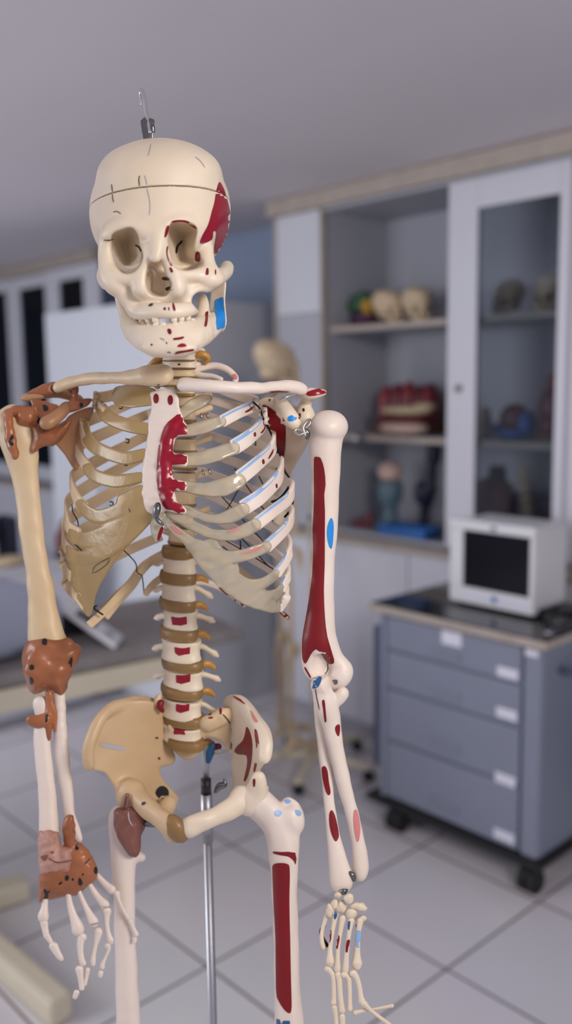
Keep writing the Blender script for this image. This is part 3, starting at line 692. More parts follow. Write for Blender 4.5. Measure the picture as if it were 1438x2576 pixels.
class Part:
    """geometry in (u, v, w) with painted areas; becomes one mesh"""
    def __init__(s, V=None, Q=None, m=None):
        s.V = [] if V is None else [np.asarray(V, float)]; s.F = [] if Q is None else [tuple(q) for q in Q]
        s.n = 0 if V is None else len(V); s.mats = [m]; s.mi = [0] * len(s.F); s.base = None; s.nb = None
    def more(s, V, Q, m=None):
        s.F += [tuple(int(i) + s.n for i in q) for q in Q]; s.V.append(np.asarray(V, float)); s.n += len(V)
        s.mi += [s.slot(m)] * len(Q); return s
    def slot(s, m):
        if m is None: return 0
        if m not in s.mats: s.mats.append(m)
        return s.mats.index(m)
    def bvh(s):
        if s.base is None:
            v = np.concatenate(s.V); s.base = BVHTree.FromPolygons([tuple(q) for q in v], [tuple(int(i) for i in f) for f in s.F])
        return s.base
    def paint(s, pl, m, sp=5.0, smooth=3, lift=1.5, maxw=None, drop=45):
        """painted area: outline given in (u, v), laid on the front of the bone"""
        t = s.bvh()
        pl = np.asarray(pl, float)
        if smooth: pl = spline(pl, smooth, True)
        keep = [pl[0]]
        for p in pl[1:]:
            if np.hypot(*(p - keep[-1])) > 1.0: keep.append(p)
        pl = np.array(keep)
        if np.hypot(*(pl[-1] - pl[0])) <= 1.0: pl = pl[:-1]
        lo, hi = pl.min(0), pl.max(0)
        sp = min(sp, max(2.0, min(hi - lo) / 3))
        gx, gy = np.meshgrid(np.arange(lo[0], hi[0], sp), np.arange(lo[1], hi[1], sp)); g = np.stack([gx.ravel(), gy.ravel()], 1)
        if len(g): g = g[sd_poly(pl, g[:, 0], g[:, 1]) < -0.6 * sp]
        pts = [Vector(p) for p in pl] + [Vector(p) for p in g]
        r = geometry.delaunay_2d_cdt(pts, [], [list(range(len(pl)))], 1, 1e-4)
        vs = []; ok = []
        for p in r[0]:
            h = t.ray_cast(Vector((p[0], p[1], -3000)), Vector((0, 0, 1)))
            if h[0] is None or (maxw is not None and h[0].z > maxw): vs.append((p[0], p[1], 0)); ok.append(False)
            else:
                nrm = h[1] if h[1].z < 0 else -h[1]
                vs.append(tuple(h[0] + nrm * lift)); ok.append(True)
        fs = []
        for f in r[2]:
            if all(ok[i] for i in f):
                zz = [vs[i][2] for i in f]
                if max(zz) - min(zz) < drop: fs.append(tuple(f))
        if fs:
            a = np.array(vs); used = sorted({i for f in fs for i in f}); mp = {o: i for i, o in enumerate(used)}
            s.more(a[used], [tuple(mp[i] for i in f) for f in fs], m)
        return s
    def line(s, pts, wd, m, lift=1.2):
        p = spline(pts, 5); T = np.gradient(p, axis=0); T /= np.linalg.norm(T, axis=1)[:, None] + 1e-9; N = np.stack([-T[:, 1], T[:, 0]], 1)
        taper = np.minimum(1, np.minimum(np.arange(len(p)) + 1, len(p) - np.arange(len(p))) / 2.5)[:, None]
        return s.paint(np.concatenate([p + N * wd / 2 * taper, (p - N * wd / 2 * taper)[::-1]]), m, smooth=0, lift=lift)
    def done(s, name, parent, label=None):
        return raw(name, Pn(np.concatenate(s.V)), s.F, s.mats, parent, True, label, s.mi)

def rods(*chains, n=10, per=5):
    """tubes in (u, v, w, radius)"""
    out = []
    for c in chains:
        p = spline(c, per); out.append(sweep(p[:, :3], p[:, 3], n=n, ref=(0.3, 0.5, 0.8)))
    return merge(*out)

def _strokes(s, chains, wf, t=6.0, k=8, rnd=4.0, holes=(), polys=()):
    """a plate lying on wf(u, v) whose outline is the union of fat polylines (u, v, r) and polygons"""
    U, V, W = s._grid((slice(None),) * 3); u2, v2 = U[:, :, 0], V[:, :, 0]
    sd = np.full(np.broadcast(u2, v2).shape, 1e3, np.float32)
    def smin(a, b, k):
        h = np.clip(0.5 + 0.5 * (a - b) / k, 0, 1); return a + (b - a) * h - k * h * (1 - h)
    for c in chains:
        p = spline(c, 5); p[:, 2] *= 1.14
        one = np.full(sd.shape, 1e3, np.float32)
        for a, b in zip(p, p[1:]):
            bx, by = b[0] - a[0], b[1] - a[1]
            tt = np.clip(((u2 - a[0]) * bx + (v2 - a[1]) * by) / (bx * bx + by * by + 1e-9), 0, 1)
            one = np.minimum(one, np.hypot(u2 - a[0] - tt * bx, v2 - a[1] - tt * by) - (a[2] + (b[2] - a[2]) * tt))
        sd = smin(sd, one, k)
    for pl in polys: sd = smin(sd, sd_poly(spline(pl, 3, True), u2, v2), k)
    for pl in holes: sd = np.maximum(sd, -sd_poly(spline(pl, 3, True), u2, v2))
    a = sd[:, :, None] + rnd; b = np.abs(W - wf(U, V)) - t + rnd
    q = np.minimum(np.maximum(a, b), 0) + np.sqrt(np.maximum(a, 0) ** 2 + np.maximum(b, 0) ** 2) - rnd
    s.d = np.minimum(s.d, q.astype(np.float32)); return s
Field.strokes = _strokes
# ------------------------------------------------------------------ the skeleton
def zc(pts, x0, y0, s):              # detail reading -> photo px
    return [(x0 + p[0] / s, y0 + p[1] / s) + tuple(p[2:]) for p in pts]
def Z1(*p): return zc(p, 180, 200, 2.876)        # skull
def Z2(*p): return zc(p, 0, 850, 2.876)          # right shoulder and ribs (image left)
def Z3(*p): return zc(p, 340, 880, 2.3967)       # left ribs (image right)
def Z4(*p): return zc(p, 0, 1480, 3.424)         # right forearm
def Z5(*p): return zc(p, 0, 2000, 3.424)         # right hand
def Z6(*p): return zc(p, 200, 1640, 2.3967)      # pelvis
def Z7(*p): return zc(p, 700, 1500, 4.293)       # left elbow
def Z8(*p): return zc(p, 600, 2050, 3.196)       # left hand, femur
def Z9(*p): return zc(p, 560, 800, 2.3425)       # left humerus

def bone_mats():
    def bone(n, c, c2, r=0.42):
        M[n] = mat(n, c, r, noise=0.1, nscale=9, col2=c2, bump=0.06, bscale=45, sss=0.12, spec=0.45)
    bone('ivory_bone', lin(238, 222, 202), lin(230, 212, 186))
    bone('pale_bone', lin(238, 224, 214), lin(234, 216, 202))
    bone('tan_bone', lin(228, 204, 170), lin(214, 186, 146))
    bone('brown_bone', lin(196, 150, 112), lin(166, 120, 86))
    M['red'] = mat('red_paint', lin(128, 4, 16), 0.38, noise=0.12, nscale=20)
    M['crimson'] = mat('crimson_paint', lin(156, 10, 40), 0.25, noise=0.2, nscale=30)
    M['blue'] = mat('blue_paint', lin(30, 140, 225), 0.4)
    M['soft_blue'] = mat('soft_blue_paint', lin(140, 178, 226), 0.4)
    M['deep_blue'] = mat('deep_blue_paint', lin(40, 92, 140), 0.35)
    M['pink'] = mat('faded_pink_paint', lin(214, 130, 130), 0.45)
    M['ink'] = mat('ink_line', lin(74, 62, 54), 0.6)
    M['pencil'] = mat('faint_line', lin(176, 172, 178), 0.6)
    M['black_ink'] = mat('black_ink', lin(26, 24, 26), 0.5)
    M['wire'] = mat('dark_wire', lin(36, 32, 32), 0.35, metal=0.6)
    M['silver'] = mat('silver_wire', (0.62, 0.6, 0.56), 0.22, metal=1.0)
    bone('shade_bone', lin(214, 186, 150), lin(196, 164, 124))  # darker bone for the image-left hip: the rib cage's shade is put in
    M['ligament'] = mat('brown_ligament', lin(176, 108, 70), 0.32, noise=0.3, nscale=22, bump=0.25, bscale=26, col2=lin(138, 82, 52))
    M['ligament_pale'] = mat('pink_ligament', lin(198, 152, 136), 0.5, nscale=30, col2=lin(168, 122, 108), bump=0.4, bscale=40)
    M['ligament_dark'] = mat('dark_ligament', lin(140, 90, 78), 0.5, nscale=22, col2=lin(116, 70, 62), bump=0.25, bscale=26)
    M['disc'] = mat('brown_disc', lin(150, 116, 70), 0.38, noise=0.2, nscale=16, sss=0.1)
    M['nerve'] = mat('amber_nerve', lin(206, 150, 72), 0.35, noise=0.2, nscale=20, sss=0.1)
    def clear(n, col, a, rough):
        m = bpy.data.materials.new(n); m.use_nodes = True; nt = m.node_tree; b = nt.nodes['Principled BSDF']; out = nt.nodes['Material Output']
        tc = nd(nt, 'ShaderNodeTexCoord'); ns = nd(nt, 'ShaderNodeTexNoise'); ns.inputs['Scale'].default_value = 60; ns.inputs['Detail'].default_value = 5
        nt.links.new(tc.outputs['Object'], ns.inputs['Vector'])
        bp = nd(nt, 'ShaderNodeBump'); bp.inputs['Strength'].default_value = 0.15; bp.inputs['Distance'].default_value = 0.004
        nt.links.new(ns.outputs['Fac'], bp.inputs['Height']); nt.links.new(bp.outputs['Normal'], b.inputs['Normal'])
        b.inputs['Base Color'].default_value = (*col, 1); b.inputs['Roughness'].default_value = rough; b.inputs['Specular IOR Level'].default_value = 0.0
        tr = nd(nt, 'ShaderNodeBsdfTransparent'); tr.inputs['Color'].default_value = (*[min(1, c ** 0.35) for c in col], 1)
        mx = nd(nt, 'ShaderNodeMixShader'); mx.inputs[0].default_value = a
        nt.links.new(tr.outputs[0], mx.inputs[1]); nt.links.new(b.outputs[0], mx.inputs[2])
        gl = nd(nt, 'ShaderNodeBsdfGlossy'); gl.inputs['Roughness'].default_value = rough; fr = nd(nt, 'ShaderNodeFresnel'); fr.inputs['IOR'].default_value = 1.5; m2 = nd(nt, 'ShaderNodeMixShader')
        nt.links.new(bp.outputs['Normal'], gl.inputs['Normal']); nt.links.new(bp.outputs['Normal'], fr.inputs['Normal'])
        nt.links.new(fr.outputs[0], m2.inputs[0]); nt.links.new(mx.outputs[0], m2.inputs[1]); nt.links.new(gl.outputs[0], m2.inputs[2]); nt.links.new(m2.outputs[0], out.inputs[0])
        M[n] = m
    clear('clear_cartilage', lin(232, 219, 194), 0.42, 0.14)
    clear('amber_cartilage', lin(198, 164, 108), 0.72, 0.22)

def yaw(u, c=450.0): return -0.30 * (u - c)

def half_w(v): return np.interp(v, [900, 1000, 1060, 1120, 1190, 1270, 1400, 1480, 1560], [100, 165, 222, 243, 266, 287, 288, 278, 262])
def mid_u(v): return np.interp(v, [900, 1000, 1060, 1190, 1270, 1400], [450, 440, 432, 447, 450, 447])
def w_mid(v): return 50 + 0.13 * (v - 1200)
def w_front(u, v):
    c, h = mid_u(v), half_w(v); x = np.clip((u - c) / h, -0.998, 0.998)
    A = np.interp(v, [900, 1000, 1250, 1500], [110, 165, 232, 225])
    return w_mid(v) - A * np.sqrt(1 - x * x) + yaw(u, 450)

def build_skull(sk):
    W0 = -90.0
    def o(*p): return tuple((q[0], q[1], q[2] + W0) + tuple(q[3:]) for q in p)
    f = Field((195, 325, -330), (625, 815, 150), 2.6)
    f.ell((402, 532, W0), (178, 178, 212), 0)
    f.ell((394, 566, W0 - 112), (138, 66, 92), 40)
    f.ell((400, 430, W0 - 60), (150, 75, 130), 40)
    f.ell((425, 690, W0 + 70), (105, 55, 100), 30)
    for c, r in (((586, 640, -120), (40, 62, 66)), ((222, 655, -118), (42, 60, 70))): f.ell((c[0], c[1], c[2] + W0), r, 26, 'sub')
    f.chain(o((270, 590, -158, 17), (312, 566, -186, 17), (362, 576, -198, 17)), 16)
    f.chain(o((420, 566, -200, 15), (462, 552, -188, 14), (500, 572, -152, 13)), 16)
    f.ell((392, 585, W0 - 196), (38, 26, 26), 16)
    f.chain(o((266, 596, -148, 13), (266, 640, -140, 15), (272, 690, -150, 20)), 14)
    f.chain(o((500, 578, -146, 12), (494, 615, -122, 11), (490, 650, -95, 12)), 12)
    f.chain(o((518, 616, -122, 13), (519, 650, -130, 15), (522, 690, -138, 22)), 12)
    f.ell((288, 705, W0 - 148), (34, 34, 34), 18); f.ell((525, 700, W0 - 136), (40, 28, 34), 18)
    f.chain(o((530, 702, -120, 20), (554, 694, -70, 16), (568, 682, -20, 14), (571, 670, 30, 13)), 12)
    f.chain(o((270, 715, -120, 15), (258, 700, -40, 13), (262, 680, 20, 14)), 10)
    f.chain(o((396, 592, -204, 20), (395, 622, -212, 15), (390, 648, -218, 11)), 14)
    f.chain(o((374, 626, -196, 17), (358, 675, -182, 19), (352, 725, -182, 20)), 14)
    f.chain(o((412, 618, -200, 15), (432, 672, -192, 16), (446, 725, -190, 20)), 14)
    f.chain(o((284, 686, -158, 15), (318, 697, -172, 15), (352, 688, -180, 15)), 14)
    f.chain(o((438, 684, -186, 14), (474, 688, -170, 14), (515, 690, -146, 16)), 14)
    f.ell((412, 735, W0 - 120), (86, 52, 72), 24)
    f.chain(o((336, 782, -100, 14), (352, 785, -158, 15), (395, 782, -196, 15), (440, 782, -202, 14), (478, 778, -178, 13), (498, 772, -118, 12)), 18)
    f.chain(o((300, 722, -146, 24), (330, 765, -140, 20)), 18)
    f.chain(o((515, 716, -130, 18), (488, 735, -138, 17), (476, 765, -140, 17)), 16)
    f.ell((506, 758, W0 - 128), (26, 24, 70), 12, 'sub'); f.ell((315, 762, W0 - 40), (22, 30, 60), 12, 'sub')
    lo = Z1((290, 1130), (350, 1090), (430, 1070), (480, 1120), (495, 1200), (520, 1270), (500, 1340), (450, 1395), (380, 1405), (330, 1370), (300, 1300), (285, 1220))
    ro = Z1((700, 1100), (720, 1042), (800, 1038), (870, 1052), (903, 1088), (890, 1180), (888, 1240), (940, 1300), (945, 1345), (870, 1378), (800, 1380), (740, 1350), (716, 1280), (700, 1190))
    f.poly(lo, W0 - 178, 8, 'sub', 'prism', taper=0.30, w1=W0 - 50)
    f.poly(ro, W0 - 178, 8, 'sub', 'prism', taper=0.30, w1=W0 - 50)
    na = Z1((562, 1335), (610, 1335), (640, 1375), (690, 1430), (722, 1470), (715, 1520), (680, 1566), (620, 1570), (565, 1550), (537, 1480), (542, 1400))
    f.poly(na, W0 - 190, 5, 'sub', 'prism', taper=0.25, w1=W0 - 122)
    f.chain(o((420, 690, -128, 8), (428, 712, -134, 9), (424, 735, -130, 9)), 6); f.chain(o((376, 690, -126, 7), (372, 722, -128, 8)), 6)
    f.noise(0.35, 46, 3)
    cut = lambda U, V, Wd: (V - (466 + (Wd - W0 + 205) * 0.235 + (402 - U) * 0.045))
    whole = f.d.copy()
    f.half(lambda U, V, Wd: -(cut(U, V, Wd) - 1.4))
    V, Q = f.net(); skull = Part(V, Q, M['ivory_bone'])
    f.d = whole; f.half(lambda U, V, Wd: cut(U, V, Wd) + 1.4)
    V, Q = f.net(); cap = Part(V, Q, M['ivory_bone'])
    red = Z1((1065, 742), (1085, 765), (1105, 810), (1130, 900), (1150, 1000), (1148, 1080), (1120, 1170), (1085, 1240), (1036, 1300), (1030, 1220), (1045, 1110), (1022, 1100), (1010, 1160), (930, 1185), (945, 1125), (985, 1050), (1010, 960), (1030, 890), (1045, 800))
    skull.paint(red, M['crimson'], drop=160); cap.paint(red, M['crimson'], drop=160)
    skull.paint(Z1((900, 1245), (925, 1250), (932, 1290), (925, 1312), (900, 1310), (893, 1285)), M['red'])
    skull.line(Z1((722, 1030), (780, 1022), (840, 1032), (904, 1078)), 5, M['red'])
    skull.paint(Z1((688, 1058), (702, 1060), (695, 1105), (680, 1140), (670, 1135), (678, 1085)), M['red'])
    skull.line(Z1((692, 1205), (688, 1250), (700, 1300), (725, 1350)), 3.5, M['red'])
    for pl in (((708, 1362), (722, 1362), (735, 1390), (720, 1395)), ((975, 1370), (988, 1368), (990, 1410), (968, 1410)), ((1035, 1378), (1043, 1380), (1043, 1410), (1036, 1408)),
               ((665, 1655), (678, 1648), (682, 1665), (668, 1668)), ((700, 1648), (707, 1650), (708, 1670), (700, 1668)), ((730, 1618), (738, 1618), (752, 1668), (740, 1672), (730, 1650))):
        skull.paint(Z1(*pl), M['red'], smooth=2)
    skull.line(Z1((755, 1258), (765, 1205), (805, 1166)), 5, M['black_ink']); skull.line(Z1((462, 1196), (490, 1215), (506, 1245)), 4, M['ink'])
    skull.paint(Z1((650, 1440), (670, 1428), (708, 1434), (708, 1450), (675, 1452)), M['black_ink'], smooth=2); skull.paint(Z1((682, 1510), (705, 1498), (730, 1505), (728, 1524), (700, 1530), (684, 1524)), M['black_ink'], smooth=2)
    skull.paint(Z1((558, 1634), (575, 1622), (592, 1624), (580, 1640), (562, 1642)), M['black_ink'], smooth=2)
    skull.line(Z1((232, 1160), (265, 1163), (300, 1155)), 2.4, M['ink'])
    skull.line(Z1((296, 830), (298, 860), (306, 890)), 2, M['ink']); cap.line(Z1((290, 755), (293, 790), (296, 812)), 2, M['ink'])
    cap.line(Z1((575, 470), (565, 510), (552, 555)), 3, M['pencil']); cap.line(Z1((495, 695), (487, 720), (492, 772)), 2.6, M['ink']); cap.line(Z1((528, 690), (540, 735), (545, 762)), 2.2, M['pencil'])
    skull.line(Z1((545, 790), (560, 850), (568, 910), (562, 980)), 2.6, M['pencil']); cap.line(Z1((890, 560), (930, 590), (965, 640)), 2.0, M['pencil'])
    skull.line(Z1((300, 960), (330, 955), (360, 975)), 2.0, M['ink'])
    so = skull.done('skull', sk); cap.done('skull_cap', sk, 'domed skull cap above the saw cut')
    # teeth
    def teeth(name, parent, arr, rv):
        bm = bmesh.new()
        for u, v, w, r in arr:
            c = P(u, v, w + W0); s = r / F_PX
            for x in ball(bm, (0, 0, 0), 1, 12):
                q = Vector([math.copysign(abs(k) ** 0.7, k) for k in x.co])
                x.co = c + RT * q.x * s + UP * q.y * s * rv + FW * q.z * s * 0.8
        return flush(name, bm, M['ivory_bone'], parent, True)
    teeth('upper_teeth', so, [(344, 798, -118, 8), (357, 801, -158, 8), (373, 801, -182, 8), (391, 800, -198, 8.5), (438, 802, -204, 7), (456, 799, -196, 7.5), (472, 796, -180, 7.5)], 1.35)
    # lower jaw
    f = Field((280, 690, -330), (600, 925, 60), 2.6)
    f.chain(o((322, 800, -40, 20), (340, 832, -110, 27), (378, 856, -182, 32), (430, 860, -204, 34), (482, 850, -180, 32), (522, 826, -110, 27), (546, 806, -50, 22)), 14, flat=0.62)
    f.chain(o((350, 826, -110, 11), (385, 830, -176, 13), (432, 830, -198, 13), (478, 822, -172, 13), (505, 810, -115, 12)), 14)
    f.ell((452, 874, W0 - 212), (44, 20, 20), 16); f.ell((398, 872, W0 - 206), (40, 20, 20), 16)
    f.poly(Z1((1010, 1500), (1045, 1440), (1090, 1400), (1118, 1460), (1110, 1570), (1118, 1700), (1108, 1812), (1060, 1835), (1010, 1850), (985, 1760), (1000, 1620)), lambda U, V: W0 - 42 + 0.9 * (548 - U), 10, 'add', 'sheet', t=12)
    f.chain(o((505, 810, -95, 16), (512, 772, -75, 11), (508, 745, -60, 8)), 10)
    f.chain(o((326, 805, -40, 17), (305, 760, -10, 13), (296, 715, 10, 11)), 10)
    f.noise(0.8, 40, 5)
    V, Q = f.net(); jaw = Part(V, Q, M['ivory_bone'])
    jaw.paint(Z1((1036, 1602), (1065, 1585), (1098, 1576), (1103, 1640), (1110, 1700), (1105, 1788), (1078, 1800), (1048, 1806), (1040, 1700)), M['blue'], smooth=2)
    jaw.paint(Z1((966, 1688), (986, 1680), (984, 1735), (975, 1785), (958, 1784), (968, 1730)), M['red'], smooth=2)
    jaw.paint(Z1((692, 1808), (715, 1806), (724, 1830), (715, 1845), (700, 1838)), M['red'], smooth=2)
    jaw.paint(Z1((737, 1872), (775, 1866), (812, 1860), (805, 1876), (770, 1884), (738, 1885)), M['red'], smooth=2)
    jaw.paint(Z1((762, 1932), (785, 1912), (815, 1912), (832, 1928), (800, 1936)), M['crimson'], smooth=2)
    jaw.paint(Z1((746, 1980), (765, 1965), (820, 1958), (878, 1948), (878, 1962), (820, 1972), (755, 1984)), M['red'], smooth=2)
    jaw.paint(Z1((574, 1914), (584, 1912), (586, 1924), (576, 1926)), M['black_ink'], smooth=2); jaw.line(Z1((640, 1872), (660, 1878), (672, 1890)), 4, M['pencil']); jaw.line(Z1((684, 1898), (690, 1915)), 3, M['ink'])
    jaw.line(Z1((690, 1975), (705, 1970), (718, 1980)), 2, M['ink'])
    jo = jaw.done('lower_jaw', sk)
    teeth('lower_teeth', jo, [(364, 817, -158, 7), (378, 820, -182, 7.5), (393, 821, -196, 8), (410, 821, -204, 7.5), (440, 820, -206, 7), (455, 818, -198, 7), (484, 810, -168, 7)], 1.3)
    # hook
    h = Part(*sweep(spline([(372, 360, W0), (372, 345, W0), (368, 318, W0), (366, 300, W0)]), [9] * 16 + [9] * 9, [6] * 25, ref=(1, 0, 0), n=12, square=0.6), M['steel'])
    V, Fc = sweep([(371, 304, W0 - 4), (372, 356, W0 - 4)], [18, 13], [8, 8], ref=(1, 0, 0), n=16, square=0.75); h.more(V, Fc)
    V, Fc = rods([(384, 330, W0 - 8, 6), (383, 318, W0 - 10, 6)]); h.more(V, Fc)
    ho = h.done('hook_bracket', sk, 'dark metal hanging bracket on the skull')
    Part(*rods([(377, 332, W0 - 12, 4.5), (372, 305, W0 - 8, 4.5), (366, 272, W0 - 2, 4.5), (363, 248, W0, 5), (359, 232, W0 + 6, 5), (355, 226, W0 + 14, 4.5), (353, 236, W0 + 22, 4), (356, 262, W0 + 22, 3.5)]), M['chrome']).done('hook', ho, 'shiny hanging hook')

def vertebra_body(u, v, hu, hv, w, hw, waist=0.1, n=36, rings=9, edge=0.93):
    sh = math.tan(math.atan((v - 1288) / F_PX) + PITCH)
    V = []
    th = np.arange(n) * 2 * PI / n
    prof = [(-1.0, 0.55), (-1.0, edge)] + [(t, 1 - waist * (1 - t * t) ** 1.0 - 0.05 * max(0, abs(t) - 0.8) * 5) for t in np.linspace(-0.97, 0.97, rings)] + [(1.0, edge), (1.0, 0.55)]
    for t, s in prof:
        x = u + hu * s * np.cos(th); z = w + hw * s * np.sin(th) + yaw(x, u)
        V.append(np.stack([x, v + t * hv - sh * (z - w), z], 1))
    R = len(prof); V = np.concatenate(V); Fc = []
    for r in range(R - 1):
        for i in range(n): Fc.append((r * n + i, r * n + (i + 1) % n, (r + 1) * n + (i + 1) % n, (r + 1) * n + i))
    Fc.append(tuple(range(n))[::-1]); Fc.append(tuple((R - 1) * n + i for i in range(n)))
    return V, Fc

def build_spine(sk):
    bodies = [(451, 1419, 45, 20), (449, 1485, 46, 22), (454, 1555, 46, 23), (456, 1632, 53, 26), (460, 1703, 54, 23), (457, 1778, 54, 23), (458, 1841, 54, 20)]
    discs = [(447, 1389, 40), (448, 1451, 46), (446, 1518, 46), (449, 1591, 48), (459, 1667, 52), (457, 1735, 52), (462, 1805, 51), (463, 1864, 50)]
    rects = {2: ((431, 1551), (469, 1551), (470, 1570), (455, 1574), (434, 1572)), 3: ((439, 1628), (478, 1628), (477, 1645), (450, 1650), (441, 1643)), 4: ((443, 1698), (479, 1696), (478, 1715), (456, 1721), (444, 1717)),
             5: ((443, 1771), (477, 1772), (475, 1788), (454, 1794), (443, 1789)), 6: ((432, 1831), (467, 1836), (466, 1848), (438, 1847))}
    def wsp(v): return 108 + 0.11 * (v - 1400)
    for k, (u, v, hu, hv) in enumerate(bodies):
        w = wsp(v)
        p = Part(*vertebra_body(u, v, hu, hv, w, hu * 0.82, 0.12), m=M['ivory_bone'])
        if k in rects: p.paint(rects[k], M['crimson'], smooth=0, sp=4)
        for s in (-1, 1):
            e = 10 + 20 * (s > 0); dr = (4 + 5 * (k % 2)) * (s > 0)
            V, Fc = rods([(u + s * hu * 0.5, v - 3, w + 45 - s * 8, 10), (u + s * hu * 0.95, v - 6, w + 60 - s * 14, 8), (u + s * (hu + e * 0.6), v - 4 + dr, w + 72 - s * 20, 7), (u + s * (hu + e), v - 2 + dr * 1.6, w + 80 - s * 24, 9), (u + s * (hu + e + 7), v + dr * 2, w + 84 - s * 26, 5)]); p.more(V, Fc)
            V, Fc = rods([(u + s * 24, v - 6, w + 78, 10), (u + s * 26, v + 14, w + 86, 10), (u + s * 24, v + 30, w + 88, 8)]); p.more(V, Fc)
        V, Fc = sweep(spline([(u, v, w + 75), (u + 6, v + 4, w + 105), (u + 14, v + 12, w + 150)]), [14] * 17, [5] * 17, ref=(0, 1, 0)); p.more(V, Fc)
        p.done('vertebra', sk)
    for k, (u, v, hu) in enumerate(discs):
        p = Part(*vertebra_body(u, v, hu, 14, wsp(v) - (2 if k < 7 else 8), hu * 0.84, -0.03, rings=5, edge=0.97), m=M['disc']); p.done('disc', sk)
        if k:
            q = Part(*rods([(u + 38, v + 8, wsp(v) + 40, 8), (u + hu + 8, v + 3, wsp(v) + 46, 10), (u + hu + 20, v + 7, wsp(v) + 50, 8), (u + hu + 28, v + 14, wsp(v) + 52, 5)]), M['nerve']); q.done('nerve_root', sk)
    # chest vertebrae seen between the ribs
    vs = [(457, 1345, 36), (458, 1296, 35), (460, 1250, 34), (462, 1204, 33), (464, 1160, 32), (465, 1118, 31), (465, 1079, 29), (466, 1042, 28), (466, 1008, 27), (464, 978, 27)]
    for k, (u, v, hu) in enumerate(vs):
        w = w_mid(v) + np.interp(v, [950, 1350], [10, 58])
        p = Part(*vertebra_body(u, v, hu, 17 - 0.5 * k, w, hu * 0.85, 0.1), m=M['tan_bone'])
        for s in (-1, 1):
            V, Fc = rods([(u + s * 18, v, w + 30, 9), (u + s * 40, v - 8, w + 60 - s * 8, 8), (u + s * 62, v - 16, w + 84 - s * 16, 9)]); p.more(V, Fc)
        V, Fc = sweep(spline([(u, v, w + 45), (u + 8, v + 14, w + 90), (u + 14, v + 34, w + 120)]), [10] * 17, [4] * 17, ref=(0, 1, 0)); p.more(V, Fc)
        p.done('vertebra', sk)
        Part(*vertebra_body(u, v + 20 - 0.5 * k, hu * 0.98, 4, w, hu * 0.84, -0.03, rings=5), m=M['disc']).done('disc', sk)
    for u, v in Z3((407, 724), (446, 720), (398, 385), (436, 382)):
        Part(*rods([(u, v, 70, 3), (u, v + 7, 66, 4), (u + 3, v + 12, 70, 3)]), M['silver']).done('screw', sk, 'small silver screw')
    # neck
    for k, (u, v, hu, hv, w) in enumerate([(442, 960, 44, 9, 20), (447, 938, 46, 9, 10), (450, 916, 46, 10, 0), (450, 897, 44, 9, -8), (448, 878, 40, 8, -16)]):
        p = Part(*vertebra_body(u, v, hu, hv, w, hu * 0.75, 0.08), m=M['ivory_bone'] if k > 1 else M['tan_bone'])
        for s in (-1, 1):
            V, Fc = rods([(u + s * 26, v, w + 12, 9), (u + s * 48, v + 1, w + 22, 8), (u + s * 62, v + 5, w + 34, 7)]); p.more(V, Fc)
            V, Fc = rods([(u + s * 42, v - 9, w + 34, 10), (u + s * 50, v + 2, w + 36, 12), (u + s * 46, v + 11, w + 40, 9)]); p.more(V, Fc)
        if k == 2: p.paint(Z3((258, 82), (272, 82), (272, 94), (258, 94)), M['red'], smooth=0, sp=2); p.paint(Z3((140, 92), (170, 88), (172, 102), (142, 104)), M['red'], smooth=0, sp=2)
        p.done('vertebra', sk)
        Part(*vertebra_body(u, v + 10, hu * 0.92, 3, w, hu * 0.7, -0.03, rings=5), m=M['disc']).done('disc', sk)
    Part(*rods([(488, 894, 0, 8), (508, 890, -6, 9), (524, 900, 0, 7), (516, 912, 10, 6)]), M['nerve']).done('nerve_root', sk)
    Part(*rods([(405, 900, 6, 7), (390, 908, 10, 8), (376, 920, 20, 6)]), M['nerve']).done('nerve_root', sk)
    # seventh neck vertebra's wing and first rib on the image right
    p = Part(*rods([(486, 930, 20, 10), (506, 926, 20, 9), (540, 920, 20, 9), (572, 930, 10, 9), (592, 950, 0, 8), (590, 962, -6, 7)], [(490, 940, 20, 8), (510, 944, 10, 7), (535, 946, 0, 6), (556, 954, -10, 6)], n=12), M['pale_bone'])
    p.paint(Z3((455, 132), (475, 125), (520, 138), (540, 158), (510, 148), (460, 140)), M['red'], smooth=2); p.paint(Z3((585, 150), (605, 148), (615, 175), (600, 178)), M['pink'], smooth=2)
    p.done('rib', sk)

def rib_curve(front, side, v_sp, drop=0.0, u_end=None):
    """front: list (u, v) from the cartilage to the flank; continues round the back up to the spine"""
    pts = [(u, v, float(w_front(u, v))) for u, v in front]
    ul, vl, _ = pts[-1]
    c, h = float(mid_u(vl)), abs(ul - float(mid_u(vl))) + 1
    ue = u_end or 62
    tmax = math.acos(min(0.95, ue / h))
    n = 6
    wm = pts[-1][2] - yaw(ul, 450)
    for i in range(1, n + 1):
        t = tmax * i / n
        s = i / n
        u = c + side * h * math.cos(t); v = vl + (v_sp - vl) * (s ** 0.9) + drop * math.sin(PI * s)
        B = np.interp(vl, [950, 1100, 1300, 1600], [110, 150, 185, 170])
        pts.append((u, v, wm + B * math.sin(t) + yaw(u, 450)))
    # neck of the rib runs forward to the vertebra
    pts.append((c + side * 40, v_sp - 2, float(w_mid(v_sp)) + 85))
    return np.array(pts)

